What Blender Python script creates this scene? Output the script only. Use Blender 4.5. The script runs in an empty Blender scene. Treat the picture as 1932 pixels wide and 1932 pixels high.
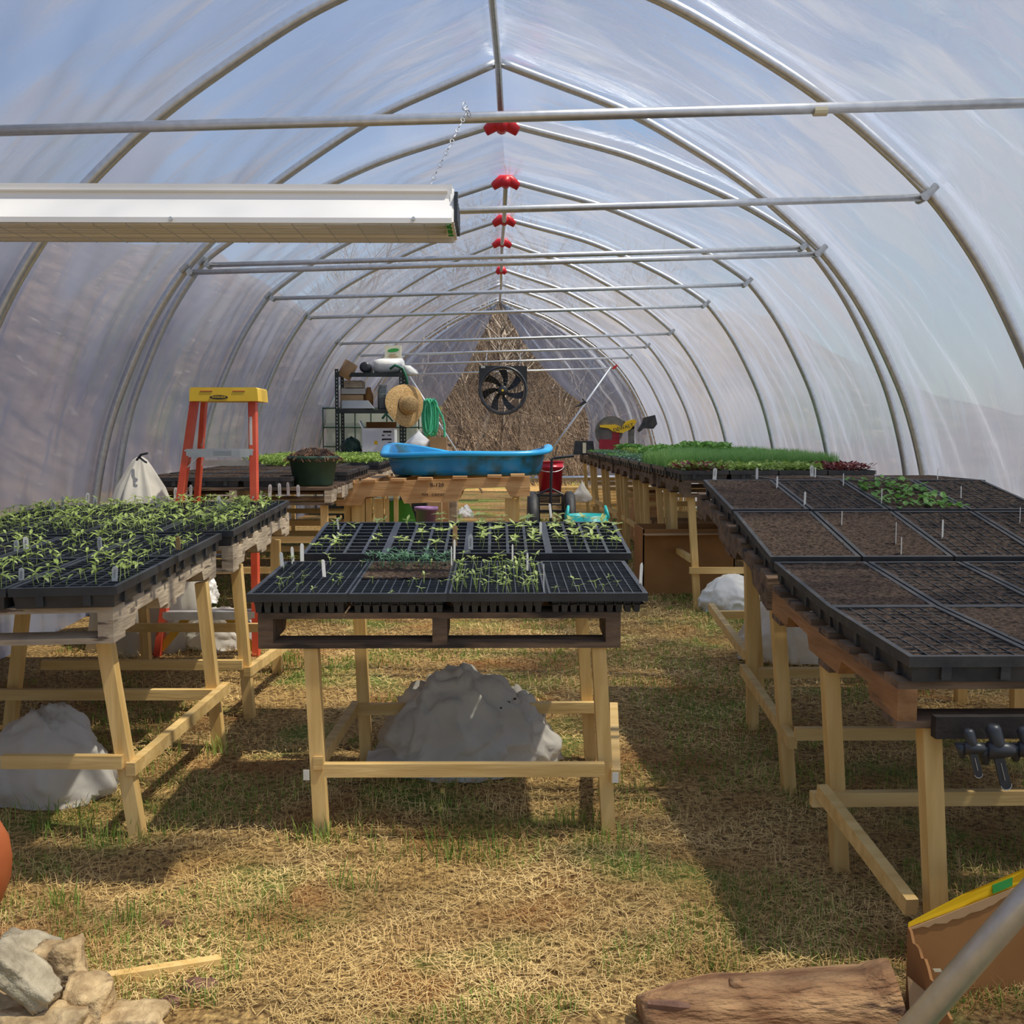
import bpy, bmesh, math, random
from mathutils import Vector, Matrix, noise, Euler
R = math.radians
random.seed(11)
scene = bpy.context.scene
COL = scene.collection

# ------------------------------------------------------------------ camera, sky, sun, exposure
CAMZ = 1.10
F = 2060.0
YAW = math.atan(31/F); PIT = math.atan(146/F)
cam_d = bpy.data.cameras.new('camera'); cam = bpy.data.objects.new('camera', cam_d); COL.objects.link(cam)
cam_d.sensor_width = 36; cam_d.lens = F/1932*36; cam_d.clip_start = 0.02; cam_d.clip_end = 400
cam.location = (0, 0, CAMZ); cam.rotation_euler = (math.pi/2-PIT, 0, -YAW)
scene.camera = cam

SUND = Vector((-0.47, 0.13, -1.0)).normalized()       # the way the sunlight travels
world = bpy.data.worlds.new('sky'); scene.world = world; world.use_nodes = True
wn = world.node_tree; wn.nodes.clear()
wo = wn.nodes.new('ShaderNodeOutputWorld'); wb = wn.nodes.new('ShaderNodeBackground')
sky = wn.nodes.new('ShaderNodeTexSky'); sky.sky_type = 'NISHITA'; sky.sun_disc = False
sky.sun_elevation = math.asin(-SUND.z); sky.sun_rotation = math.atan2(-SUND.x, -SUND.y)
sky.air_density = 1.0; sky.dust_density = 0.6; sky.ozone_density = 1.5
hs = wn.nodes.new('ShaderNodeHueSaturation'); hs.inputs['Saturation'].default_value = 1.12; wn.links.new(sky.outputs[0], hs.inputs['Color']); wn.links.new(hs.outputs[0], wb.inputs[0]); wn.links.new(wb.outputs[0], wo.inputs[0])
wb.inputs[1].default_value = 0.14
sun_d = bpy.data.lights.new('sun', 'SUN'); sun = bpy.data.objects.new('sun', sun_d); COL.objects.link(sun)
sun_d.energy = 7.2; sun_d.angle = R(0.9); sun_d.color = (1.0, 0.91, 0.74)
sun.rotation_euler = SUND.to_track_quat('-Z', 'Y').to_euler(); sun.location = (4, -2, 9)
vs = scene.view_settings
vs.view_transform = 'Standard'; vs.look = 'None'; vs.gamma = 1.0; vs.use_curve_mapping = False
vs.exposure = 0.27
scene.cycles.max_bounces = 10; scene.cycles.transparent_max_bounces = 24
scene.cycles.transmission_bounces = 8; scene.cycles.caustics_reflective = False; scene.cycles.caustics_refractive = False

# ------------------------------------------------------------------ pixels -> points of the place
_f = Vector((math.sin(YAW)*math.cos(PIT), math.cos(YAW)*math.cos(PIT), -math.sin(PIT)))
_r = Vector((math.cos(YAW), -math.sin(YAW), 0)); _u = _r.cross(_f)
CAM = Vector((0, 0, CAMZ))
def ray(px, py): return _f + _r*((px-966)/F) + _u*((966-py)/F)
def at(px, py, y):
    d = ray(px, py); return CAM + d*(y/d.y)
def lerp(t, pts):
    if t <= pts[0][0]: return pts[0][1]
    for (a, va), (b, vb) in zip(pts, pts[1:]):
        if t <= b: return va + (vb-va)*(t-a)/(b-a)
    return pts[-1][1]
GP = [(0, 0), (3.0, .0), (3.7, .02), (5, .06), (8, .13), (17, .2), (22, .25)]
def ground(x, y):
    return lerp(y, GP)
def hit(px, py, surf=ground, y0=1.2, y1=30):
    d = ray(px, py); p = CAM.copy(); n = 900
    for i in range(n):
        y = y0*(y1/y0)**(i/n); p = CAM + d*(y/d.y)
        if p.z <= surf(p.x, p.y): return p
    return p

# ------------------------------------------------------------------ materials
def new_mat(name):
    m = bpy.data.materials.new(name); m.use_nodes = True
    return m, m.node_tree, m.node_tree.nodes['Principled BSDF']
def N(nt, typ, **kw):
    n = nt.nodes.new(typ)
    for k, v in kw.items(): setattr(n, k, v)
    return n
def noisy(name, c1, c2, scale=8, rough=.7, stretch=(1, 1, 1), bump=.2, bscale=None, metal=0, detail=6, lo=.35, hi=.65, c3=None, s3=30, f3=(.6, .7), spec=.5, bdist=.01, transl=0):
    m, nt, p = new_mat(name)
    tc = N(nt, 'ShaderNodeTexCoord'); mp = N(nt, 'ShaderNodeMapping'); mp.inputs['Scale'].default_value = stretch
    nt.links.new(tc.outputs['Object'], mp.inputs[0])
    nz = N(nt, 'ShaderNodeTexNoise'); nz.inputs['Scale'].default_value = scale; nz.inputs['Detail'].default_value = detail
    nt.links.new(mp.outputs[0], nz.inputs['Vector'])
    cr = N(nt, 'ShaderNodeValToRGB'); cr.color_ramp.elements[0].position = lo; cr.color_ramp.elements[1].position = hi
    cr.color_ramp.elements[0].color = (*c1, 1); cr.color_ramp.elements[1].color = (*c2, 1)
    nt.links.new(nz.outputs['Fac'], cr.inputs[0]); col = cr.outputs[0]
    if c3:
        n3 = N(nt, 'ShaderNodeTexNoise'); n3.inputs['Scale'].default_value = s3; n3.inputs['Detail'].default_value = 4
        nt.links.new(mp.outputs[0], n3.inputs['Vector'])
        r3 = N(nt, 'ShaderNodeValToRGB'); r3.color_ramp.elements[0].position = f3[0]; r3.color_ramp.elements[1].position = f3[1]
        nt.links.new(n3.outputs['Fac'], r3.inputs[0])
        mx = N(nt, 'ShaderNodeMix', data_type='RGBA'); nt.links.new(r3.outputs[0], mx.inputs[0])
        nt.links.new(col, mx.inputs[6]); mx.inputs[7].default_value = (*c3, 1); col = mx.outputs[2]
    nt.links.new(col, p.inputs['Base Color'])
    p.inputs['Roughness'].default_value = rough; p.inputs['Metallic'].default_value = metal
    p.inputs['Specular IOR Level'].default_value = spec
    if bump:
        b = N(nt, 'ShaderNodeBump'); b.inputs['Strength'].default_value = bump; b.inputs['Distance'].default_value = bdist
        nb = N(nt, 'ShaderNodeTexNoise'); nb.inputs['Scale'].default_value = bscale or scale*3; nb.inputs['Detail'].default_value = 5
        nt.links.new(mp.outputs[0], nb.inputs['Vector']); nt.links.new(nb.outputs['Fac'], b.inputs['Height'])
        nt.links.new(b.outputs[0], p.inputs['Normal'])
    if transl:
        t = N(nt, 'ShaderNodeBsdfTranslucent'); nt.links.new(col, t.inputs[0]); ms = N(nt, 'ShaderNodeMixShader')
        ms.inputs[0].default_value = transl; out = nt.nodes['Material Output']
        nt.links.new(p.outputs[0], ms.inputs[1]); nt.links.new(t.outputs[0], ms.inputs[2]); nt.links.new(ms.outputs[0], out.inputs[0])
    return m
M = {}
M['galv'] = noisy('galvanised_steel', (.58, .59, .59), (.68, .69, .69), 40, .36, bump=.02, metal=.8, spec=.5)
M['galv_dull'] = noisy('dull_steel', (.42, .43, .43), (.58, .59, .58), 25, .5, bump=.05, metal=.6)
M['pine'] = noisy('new_pine', (.66, .41, .13), (.82, .56, .22), 5, .6, (6, 6, .6), .15, c3=(.34, .17, .07), s3=3.2, f3=(.70, .76))
M['pine_x'] = noisy('new_pine_rail', (.64, .41, .14), (.80, .56, .23), 5, .6, (.6, 6, 6), .15)
M['old_wood'] = noisy('weathered_pallet', (.10, .065, .04), (.24, .15, .085), 5, .85, (1.2, 6, 6), .5, c3=(.04, .028, .02), s3=2.5, f3=(.55, .65))
M['orange_wood'] = noisy('stained_stringer', (.22, .10, .035), (.42, .21, .08), 4, .75, (5, .8, 5), .5, c3=(.06, .04, .03), s3=2.2, f3=(.56, .64))
M['grey_wood'] = noisy('grey_pallet', (.36, .28, .19), (.56, .45, .31), 4, .85, (1.5, 1.5, 8), .4, c3=(.14, .10, .07), s3=5, f3=(.62, .68))
M['fresh_wood'] = noisy('fresh_pallet', (.52, .26, .09), (.72, .42, .18), 4, .7, (1, 4, 9), .2)
M['black'] = noisy('black_plastic', (.022, .025, .030), (.042, .046, .053), 12, .38, bump=.05, spec=.5)
M['black_dull'] = noisy('dull_black_plastic', (.022, .024, .027), (.055, .052, .048), 18, .6, bump=.1, c3=(.07, .055, .045), s3=14, f3=(.58, .72))
M['soil'] = noisy('potting_soil', (.026, .017, .012), (.115, .078, .056), 90, .95, bump=.9, bscale=160, c3=(.30, .21, .13), s3=190, f3=(.68, .73), spec=.15)
M['soil_d'] = noisy('dark_potting_soil', (.012, .009, .008), (.045, .032, .026), 60, .95, bump=.6, bscale=160, spec=.1)
M['leaf'] = noisy('seedling_leaf', (.34, .46, .10), (.66, .74, .30), 40, .5, bump=0, transl=.35)
M['leaf_blue'] = noisy('blue_green_leaf', (.10, .24, .13), (.22, .38, .22), 40, .5, bump=0, transl=.3)
M['leaf_dark'] = noisy('brassica_leaf', (.10, .27, .04), (.24, .46, .10), 18, .5, bump=0, transl=.35)
M['leaf_lime'] = noisy('lime_lettuce', (.22, .35, .06), (.42, .55, .14), 18, .5, bump=0, transl=.35)
M['leaf_red'] = noisy('red_lettuce', (.12, .02, .03), (.30, .07, .05), 18, .5, bump=0, transl=.3)
M['onion'] = noisy('onion_blade', (.17, .38, .09), (.34, .54, .18), 20, .5, bump=0, transl=.35)
M['white_tag'] = noisy('plant_tag', (.84, .83, .79), (.92, .91, .87), 20, .5, bump=0, transl=.45)
M['wood_tag'] = noisy('wooden_tag', (.45, .26, .10), (.60, .38, .18), 20, .7, bump=0)
M['ink'] = noisy('black_ink', (.02, .02, .02), (.04, .04, .04), 20, .6, bump=0)
M['cloth'] = noisy('white_frost_cloth', (.76, .72, .64), (.86, .82, .74), 6, .85, bump=.25, bscale=14, bdist=.012, transl=.45)
M['cloth_w'] = noisy('bright_white_bag', (.80, .79, .74), (.90, .88, .84), 6, .6, bump=.3, bscale=18, bdist=.02)
M['sack'] = noisy('cream_row_cover', (.74, .70, .60), (.84, .80, .70), 6, .85, bump=.4, bscale=14, transl=.25)
M['red'] = noisy('ladder_red', (.70, .075, .035), (.80, .13, .06), 8, .45, bump=.05, c3=(.62, .35, .28), s3=12, f3=(.70, .75))
M['yellow'] = noisy('ladder_yellow', (.82, .50, .03), (.88, .58, .05), 8, .45, bump=.05)
M['alu'] = noisy('aluminium', (.55, .55, .54), (.68, .68, .67), 20, .4, bump=.03, metal=.6)
M['white_metal'] = noisy('white_enamel', (.86, .84, .80), (.90, .88, .84), 5, .35, bump=.0)
M['refl'] = noisy('reflector_inside', (.60, .55, .46), (.68, .62, .52), 5, .5, bump=.0)  # beige of the shaded underside put into the reflector colour
M['blue'] = noisy('blue_tub', (.005, .22, .52), (.02, .34, .68), 3, .35, bump=.1, c3=(.03, .13, .17), s3=6, f3=(.48, .60))
M['rim_blue'] = noisy('blue_tub_rim', (.01, .30, .66), (.03, .44, .82), 3, .3, bump=.1)
M['bucket_red'] = noisy('red_pail', (.52, .012, .03), (.62, .02, .04), 5, .35, bump=.0)
M['fitting_red'] = noisy('red_fitting', (.60, .01, .015), (.75, .02, .03), 5, .4, bump=.0)
M['pot_green'] = noisy('dark_green_pot', (.018, .055, .032), (.04, .09, .055), 8, .5, bump=.1)
M['roots'] = noisy('dry_roots', (.16, .07, .04), (.42, .22, .13), 30, .9, bump=.6)
M['kraft'] = noisy('cardboard', (.40, .24, .11), (.50, .31, .15), 4, .85, bump=.1)
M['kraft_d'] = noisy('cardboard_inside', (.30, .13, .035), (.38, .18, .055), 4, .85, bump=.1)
M['box_white'] = noisy('white_carton', (.72, .74, .76), (.82, .83, .84), 4, .7, bump=.1)
M['hat'] = noisy('straw_hat', (.42, .24, .08), (.68, .45, .19), 60, .8, (1, 1, 1), .6, bscale=90)
M['hose'] = noisy('green_hose', (.08, .62, .30), (.14, .74, .40), 8, .35, bump=0)
M['hose_dark'] = noisy('dark_green_hose', (.01, .10, .05), (.02, .16, .08), 8, .35, bump=0)
M['lime'] = noisy('lime_plastic', (.10, .58, .03), (.16, .68, .05), 5, .35, bump=0)
M['purple'] = noisy('purple_plastic', (.38, .19, .44), (.46, .25, .52), 5, .45, bump=0)
M['teal'] = noisy('teal_plastic', (.02, .42, .42), (.05, .55, .52), 5, .4, bump=0)
M['shelf'] = noisy('shelf_steel', (.015, .02, .018), (.03, .038, .034), 8, .4, bump=.03)
M['tote'] = noisy('tote_plastic', (.66, .70, .60), (.78, .80, .70), 3, .4, bump=.05, transl=.4)
M['slate'] = noisy('blue_grey_plastic', (.42, .46, .50), (.52, .56, .60), 5, .5, bump=0)
M['saw_grey'] = noisy('saw_grey', (.10, .095, .08), (.18, .17, .14), 14, .5, bump=.05)
M['saw_red'] = noisy('saw_crate_red', (.30, .01, .02), (.38, .02, .035), 8, .5, bump=.05)
M['terra'] = noisy('rust_orange', (.42, .10, .03), (.55, .15, .05), 6, .45, bump=.1)
M['bark'] = noisy('log_bark', (.26, .12, .05), (.60, .35, .16), 8, .9, (.8, 3, 3), 1.0, bscale=26, bdist=.02, c3=(.13, .07, .04), s3=7, f3=(.60, .66))
M['bark_bit'] = noisy('bark_chip', (.10, .04, .025), (.30, .16, .10), 14, .9, bump=.6)
M['rock'] = noisy('field_stone', (.32, .21, .10), (.66, .48, .25), 22, .9, bump=1.0, bscale=45, bdist=.012, c3=(.16, .11, .07), s3=14, f3=(.60, .68))
M['rock_g'] = noisy('grey_stone', (.28, .23, .15), (.52, .44, .30), 20, .9, bump=1.0, bscale=45, bdist=.012)
M['tube'] = noisy('lamp_tube', (.78, .78, .75), (.84, .84, .80), 5, .3, bump=0)
M['glass'] = noisy('jar_glass', (.55, .60, .58), (.65, .70, .68), 5, .08, bump=0)
M['glass'].node_tree.nodes['Principled BSDF'].inputs['Transmission Weight'].default_value = .8
M['logo_y'] = noisy('saw_yellow', (.85, .50, .01), (.90, .58, .02), 8, .35, bump=0)
M['lime_mark'] = noisy('leaf_mark_green', (.03, .30, .05), (.05, .38, .08), 8, .5, bump=0)
M['cream'] = noisy('cream_paper', (.80, .74, .50), (.88, .82, .60), 8, .6, bump=0)
M['fan_leaf'] = noisy('fan_black', (.010, .011, .013), (.022, .024, .028), 8, .3, bump=0)
M['straw'] = noisy('dead_straw', (.48, .30, .09), (.88, .64, .27), 3, .8, bump=0, c3=(.36, .17, .05), s3=1.6, f3=(.52, .66))
M['grass'] = noisy('green_grass', (.13, .24, .025), (.36, .48, .09), 3, .7, bump=0, transl=.25)
M['twig'] = noisy('bare_twig', (.12, .085, .055), (.34, .26, .19), 3, .9, bump=0)
M['trunk'] = noisy('tree_bark', (.13, .10, .075), (.36, .30, .24), 5, .95, (3, 3, .5), .6)
M['dark_hole'] = noisy('charred_wood', (.015, .012, .01), (.04, .03, .025), 9, .9, bump=.3)

def ground_mat():
    m, nt, p = new_mat('dry_lawn'); L = nt.links.new
    tc = N(nt, 'ShaderNodeTexCoord')
    def nz(s, d=6, st=(1, 1, 1)):
        mp = N(nt, 'ShaderNodeMapping'); mp.inputs['Scale'].default_value = st; L(tc.outputs['Object'], mp.inputs[0])
        n = N(nt, 'ShaderNodeTexNoise'); n.inputs['Scale'].default_value = s; n.inputs['Detail'].default_value = d; L(mp.outputs[0], n.inputs['Vector']); return n.outputs['Fac']
    def ramp(f, a, b, ca=(0, 0, 0), cb=(1, 1, 1)):
        r = N(nt, 'ShaderNodeValToRGB'); r.color_ramp.elements[0].position = a; r.color_ramp.elements[1].position = b
        r.color_ramp.elements[0].color = (*ca, 1); r.color_ramp.elements[1].color = (*cb, 1); L(f, r.inputs[0]); return r.outputs[0]
    def mix(f, a, b):
        x = N(nt, 'ShaderNodeMix', data_type='RGBA'); L(f, x.inputs[0])
        for s, v in ((6, a), (7, b)):
            if isinstance(v, tuple): x.inputs[s].default_value = (*v, 1)
            else: L(v, x.inputs[s])
        return x.outputs[2]
    base = ramp(nz(60), .35, .68, (.12, .065, .025), (.58, .38, .14))
    red = mix(ramp(nz(3.2), .55, .72), base, (.30, .13, .04))
    gr = ramp(nz(30), .3, .7, (.08, .13, .02), (.26, .30, .07))
    c = mix(ramp(nz(2.1, 9), .53, .66), red, gr)
    L(c, p.inputs['Base Color']); p.inputs['Roughness'].default_value = .9; p.inputs['Specular IOR Level'].default_value = .2
    b = N(nt, 'ShaderNodeBump'); b.inputs['Strength'].default_value = .9; b.inputs['Distance'].default_value = .02
    L(nz(75, 8), b.inputs['Height']); L(b.outputs[0], p.inputs['Normal'])
    return m
M['ground'] = ground_mat()
M['hill'] = noisy('leaf_litter_hill', (.09, .062, .045), (.22, .155, .11), 1.6, .95, bump=.8, bscale=6, bdist=.15, detail=12, c3=(.30, .25, .20), s3=3, f3=(.62, .72))
M['field'] = noisy('far_field', (.20, .24, .09), (.42, .38, .20), .5, .95, bump=.3, bscale=6, detail=10)

def film_mat():
    m = bpy.data.materials.new('greenhouse_film'); m.use_nodes = True; nt = m.node_tree; nt.nodes.clear(); L = nt.links.new
    out = N(nt, 'ShaderNodeOutputMaterial'); uv = N(nt, 'ShaderNodeUVMap'); tc = N(nt, 'ShaderNodeTexCoord')
    def nz(s, st, d=4, dist=0.0, src=None):
        mp = N(nt, 'ShaderNodeMapping'); mp.inputs['Scale'].default_value = st; L(src or uv.outputs[0], mp.inputs[0])
        n = N(nt, 'ShaderNodeTexNoise'); n.inputs['Scale'].default_value = s; n.inputs['Detail'].default_value = d; n.inputs['Distortion'].default_value = dist
        L(mp.outputs[0], n.inputs['Vector']); return n.outputs['Fac']
    def mr(f, a, b, c, d):
        x = N(nt, 'ShaderNodeMapRange'); L(f, x.inputs[0])
        for i, v in enumerate((a, b, c, d)): x.inputs[i+1].default_value = v
        return x.outputs[0]
    def mth(op, a, b):
        x = N(nt, 'ShaderNodeMath', operation=op)
        for i, v in enumerate((a, b)):
            if isinstance(v, float): x.inputs[i].default_value = v
            else: L(v, x.inputs[i])
        return x.outputs[0]
    streak = mr(nz(2.2, (1, .28, 1), 5, 1.2), .50, .72, 0., .46)
    fine = mr(nz(7.0, (1.5, .16, 1), 4, .5), .58, .74, 0., .30)
    cloud = mr(nz(.8, (1, 1, 1), 3), .35, .7, 0., .16)
    fac = mth('ADD', mth('ADD', streak, fine), mth('ADD', cloud, .42))
    sx = N(nt, 'ShaderNodeSeparateXYZ'); L(uv.outputs[0], sx.inputs[0])
    fac = mth('MINIMUM', mth('ADD', fac, mr(sx.outputs[1], 1.0, 3.0, 0., .30)), .93)      # haze put into the sheet towards the ground, veiling hill outlines behind
    tr = N(nt, 'ShaderNodeBsdfTransparent'); tr.inputs[0].default_value = (.90, .93, .98, 1)
    df = N(nt, 'ShaderNodeBsdfDiffuse'); df.inputs[0].default_value = (.46, .51, .64, 1)
    tl = N(nt, 'ShaderNodeBsdfTranslucent'); tl.inputs[0].default_value = (.46, .51, .64, 1)
    a = N(nt, 'ShaderNodeMixShader'); a.inputs[0].default_value = .5; L(df.outputs[0], a.inputs[1]); L(tl.outputs[0], a.inputs[2])
    b = N(nt, 'ShaderNodeMixShader'); L(fac, b.inputs[0]); L(tr.outputs[0], b.inputs[1]); L(a.outputs[0], b.inputs[2])
    bp = N(nt, 'ShaderNodeBump'); bp.inputs['Strength'].default_value = .5; bp.inputs['Distance'].default_value = .03
    L(nz(6.0, (1, .3, 1), 6, 1.0), bp.inputs['Height'])
    gl = N(nt, 'ShaderNodeBsdfGlossy'); gl.inputs['Roughness'].default_value = .2; gl.inputs[0].default_value = (.95, .95, .95, 1); L(bp.outputs[0], gl.inputs['Normal'])
    fr = N(nt, 'ShaderNodeFresnel'); fr.inputs[0].default_value = 1.35
    fr2 = mth('MINIMUM', mth('MULTIPLY', fr.outputs[0], 1.2), .35)
    c = N(nt, 'ShaderNodeMixShader'); L(fr2, c.inputs[0]); L(b.outputs[0], c.inputs[1]); L(gl.outputs[0], c.inputs[2])
    L(c.outputs[0], out.inputs[0]); return m
M['film'] = film_mat()

# ------------------------------------------------------------------ mesh builder
CUBE = [(-1, -1, -1), (1, -1, -1), (1, 1, -1), (-1, 1, -1), (-1, -1, 1), (1, -1, 1), (1, 1, 1), (-1, 1, 1)]
CF = [(3, 2, 1, 0), (4, 5, 6, 7), (0, 1, 5, 4), (1, 2, 6, 5), (2, 3, 7, 6), (3, 0, 4, 7)]
class MB:
    def __init__(s): s.v = []; s.f = []; s.uv = None; s.smooth = False
    def add(s, vs, fs):
        o = len(s.v); s.v += [tuple(v) for v in vs]; s.f += [tuple(i+o for i in f) for f in fs]; return s
    def box(s, x0, x1, y0, y1, z0, z1):
        s.add([((x0+x1)/2+a*(x1-x0)/2, (y0+y1)/2+b*(y1-y0)/2, (z0+z1)/2+c*(z1-z0)/2) for a, b, c in CUBE], CF); return s
    def tbox(s, x0, x1, y0, y1, z0, z1, t):           # tapered: bottom is smaller by t on every side
        v = [(x0+t, y0+t, z0), (x1-t, y0+t, z0), (x1-t, y1-t, z0), (x0+t, y1-t, z0), (x0, y0, z1), (x1, y0, z1), (x1, y1, z1), (x0, y1, z1)]
        s.add(v, CF); return s
    def beam(s, a, b, w, h, up=(0, 0, 1), n=1):
        a = Vector(a); b = Vector(b); d = (b-a).normalized(); u = Vector(up)
        if abs(d.dot(u)) > .97: u = Vector((0, 1, 0))
        r = d.cross(u).normalized(); u = r.cross(d).normalized()
        vs = []; fs = []
        for i in range(n+1):
            c = a.lerp(b, i/n)
            vs += [c-r*w/2-u*h/2, c+r*w/2-u*h/2, c+r*w/2+u*h/2, c-r*w/2+u*h/2]
            if i:
                o = (i-1)*4
                for k in range(4): fs.append((o+k, o+(k+1) % 4, o+4+(k+1) % 4, o+4+k))
        fs.append((3, 2, 1, 0)); o = n*4; fs.append((o, o+1, o+2, o+3))
        s.add(vs, fs); return s
    def tube(s, pts, r, k=8, cap=True):
        pts = [Vector(p) for p in pts]; n = len(pts); rr = r if isinstance(r, (list, tuple)) else [r]*n
        vs = []; fs = []; u = None
        for i, p in enumerate(pts):
            d = (pts[min(i+1, n-1)]-pts[max(i-1, 0)]).normalized()
            if u is None: u = d.orthogonal().normalized()
            else: u = (u-d*u.dot(d)).normalized() if (u-d*u.dot(d)).length > 1e-5 else d.orthogonal().normalized()
            w = d.cross(u)
            for j in range(k):
                a = 2*math.pi*j/k; vs.append(p+(u*math.cos(a)+w*math.sin(a))*rr[i])
            if i:
                o = (i-1)*k
                for j in range(k): fs.append((o+j, o+(j+1) % k, o+k+(j+1) % k, o+k+j))
        if cap and k > 2: fs.append(tuple(range(k))[::-1]); fs.append(tuple((n-1)*k+j for j in range(k)))
        s.add(vs, fs); return s
    def lathe(s, prof, k=24, c=(0, 0, 0), axis='z', wob=None):
        vs = []; fs = []
        for i, (r, h) in enumerate(prof):
            for j in range(k):
                a = 2*math.pi*j/k; q = r*(1+(wob(a, h) if wob else 0))
                p = (q*math.cos(a), q*math.sin(a), h)
                if axis == 'y': p = (p[0], p[2], p[1])
                if axis == 'x': p = (p[2], p[0], p[1])
                vs.append((p[0]+c[0], p[1]+c[1], p[2]+c[2]))
            if i:
                o = (i-1)*k
                for j in range(k): fs.append((o+j, o+(j+1) % k, o+k+(j+1) % k, o+k+j))
        if prof[0][0] > 1e-4: fs.append(tuple(range(k))[::-1])
        if prof[-1][0] > 1e-4: fs.append(tuple((len(prof)-1)*k+j for j in range(k)))
        s.add(vs, fs); return s
    def grid(s, nx, ny, fn):
        vs = [fn(i/nx, j/ny) for j in range(ny+1) for i in range(nx+1)]
        fs = [(j*(nx+1)+i, j*(nx+1)+i+1, (j+1)*(nx+1)+i+1, (j+1)*(nx+1)+i) for j in range(ny) for i in range(nx)]
        s.add(vs, fs); return s
    def prism(s, poly, a, b):                         # polygon of (u,v) swept: a,b functions giving 3D from (u,v)
        n = len(poly)
        s.add([a(*p) for p in poly]+[b(*p) for p in poly], [tuple(range(n))[::-1], tuple(range(n, 2*n))]+[(i, (i+1) % n, n+(i+1) % n, n+i) for i in range(n)]); return s
    def warp(s, fn): s.v = [fn(*v) for v in s.v]; return s
    def mesh(s, name, mat, origin=(0, 0, 0), smooth=False):
        me = bpy.data.meshes.new(name); o = Vector(origin)
        me.from_pydata([(v[0]-o.x, v[1]-o.y, v[2]-o.z) for v in s.v], [], s.f)
        me.materials.append(mat); me.update()
        if smooth: me.polygons.foreach_set('use_smooth', [True]*len(me.polygons))
        if s.uv:
            ul = me.uv_layers.new(name='UVMap'); d = []
            for lp in me.loops: d += s.uv[lp.vertex_index]
            ul.data.foreach_set('uv', d)
        return me
    def build(s, name, mat, parent=None, loc=None, smooth=False, label=None):
        if parent is not None:
            w = parent; org = Vector((0, 0, 0))
            while w is not None: org += w.location; w = w.parent
            me = s.mesh(name, mat, org, smooth); o = bpy.data.objects.new(name, me); COL.objects.link(o); o.parent = parent
        else:
            if loc is None:
                xs = [v[0] for v in s.v]; ys = [v[1] for v in s.v]; zs = [v[2] for v in s.v]
                loc = ((min(xs)+max(xs))/2, (min(ys)+max(ys))/2, min(zs))
            me = s.mesh(name, mat, loc, smooth); o = bpy.data.objects.new(name, me); COL.objects.link(o); o.location = loc
        if label: o['label'] = label
        return o
def tag(o, label, cat, group=None, kind=None):
    o['label'] = label; o['category'] = cat
    if group: o['group'] = group
    if kind: o['kind'] = kind
    return o
def thing(name, label, cat, loc, group=None):
    o = bpy.data.objects.new(name, None); COL.objects.link(o); o.location = loc; o.empty_display_size = .05
    return tag(o, label, cat, group)
def structure(o): o['kind'] = 'structure'; return o
def inst(me, name, parent, mat4):
    o = bpy.data.objects.new(name, me); COL.objects.link(o); o.parent = parent; o.matrix_local = mat4; return o
def text_mb(txt, size, depth=.0006):
    c = bpy.data.curves.new('t', 'FONT'); c.body = txt; c.size = size; c.extrude = depth; c.align_x = 'CENTER'; c.align_y = 'CENTER'; c.resolution_u = 2
    o = bpy.data.objects.new('t', c); COL.objects.link(o)
    dg = bpy.context.evaluated_depsgraph_get(); me = bpy.data.meshes.new_from_object(o.evaluated_get(dg))
    mb = MB(); mb.add([v.co[:] for v in me.vertices], [tuple(p.vertices) for p in me.polygons])
    bpy.data.objects.remove(o); bpy.data.meshes.remove(me); return mb
ORD = ['first', 'second', 'third', 'fourth', 'fifth', 'sixth', 'seventh', 'eighth', 'ninth', 'tenth', 'eleventh', 'twelfth', 'thirteenth', 'fourteenth', 'fifteenth', 'sixteenth', 'seventeenth', 'eighteenth', 'nineteenth', 'twentieth']
def ns(x, y, z): return noise.noise(Vector((x, y, z)))

# ------------------------------------------------------------------ ground, hills
mb = MB(); mb.grid(90, 130, lambda u, v: (-7+14*u, -2+24*v, ground(0, -2+24*v)+.018*ns((-7+14*u)*1.7, (24*v)*1.7, 3)+(.25*max(0, (v-.92)/.08)**2*0)))
fl = mb.build('floor', M['ground'], loc=(0, 0, 0), smooth=True); structure(fl)
def hill_z(x, y):
    b = max(0, y-19.5)*.42*min(1, max(.06, 1-(abs(x)-6)/9)); l = min(8.5, max(0, -x-6.5)*.85); r = min(.7, max(0, x-7)*.10)
    h = .22+min(8.5, min(4.3, b)+l+r)+.25*ns(x*.3, y*.3, 1)*min(1, (b+l+r))
    if abs(x) < 6.9 and y < 21: h = min(h, ground(0, y)-.06)
    return h
mb = MB(); mb.grid(100, 100, lambda u, v: (-60+120*u, -8+75*v, hill_z(-60+120*u, -8+75*v)))
structure(mb.build('hillside', M['hill'], loc=(0, 0, 0), smooth=True))

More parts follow.
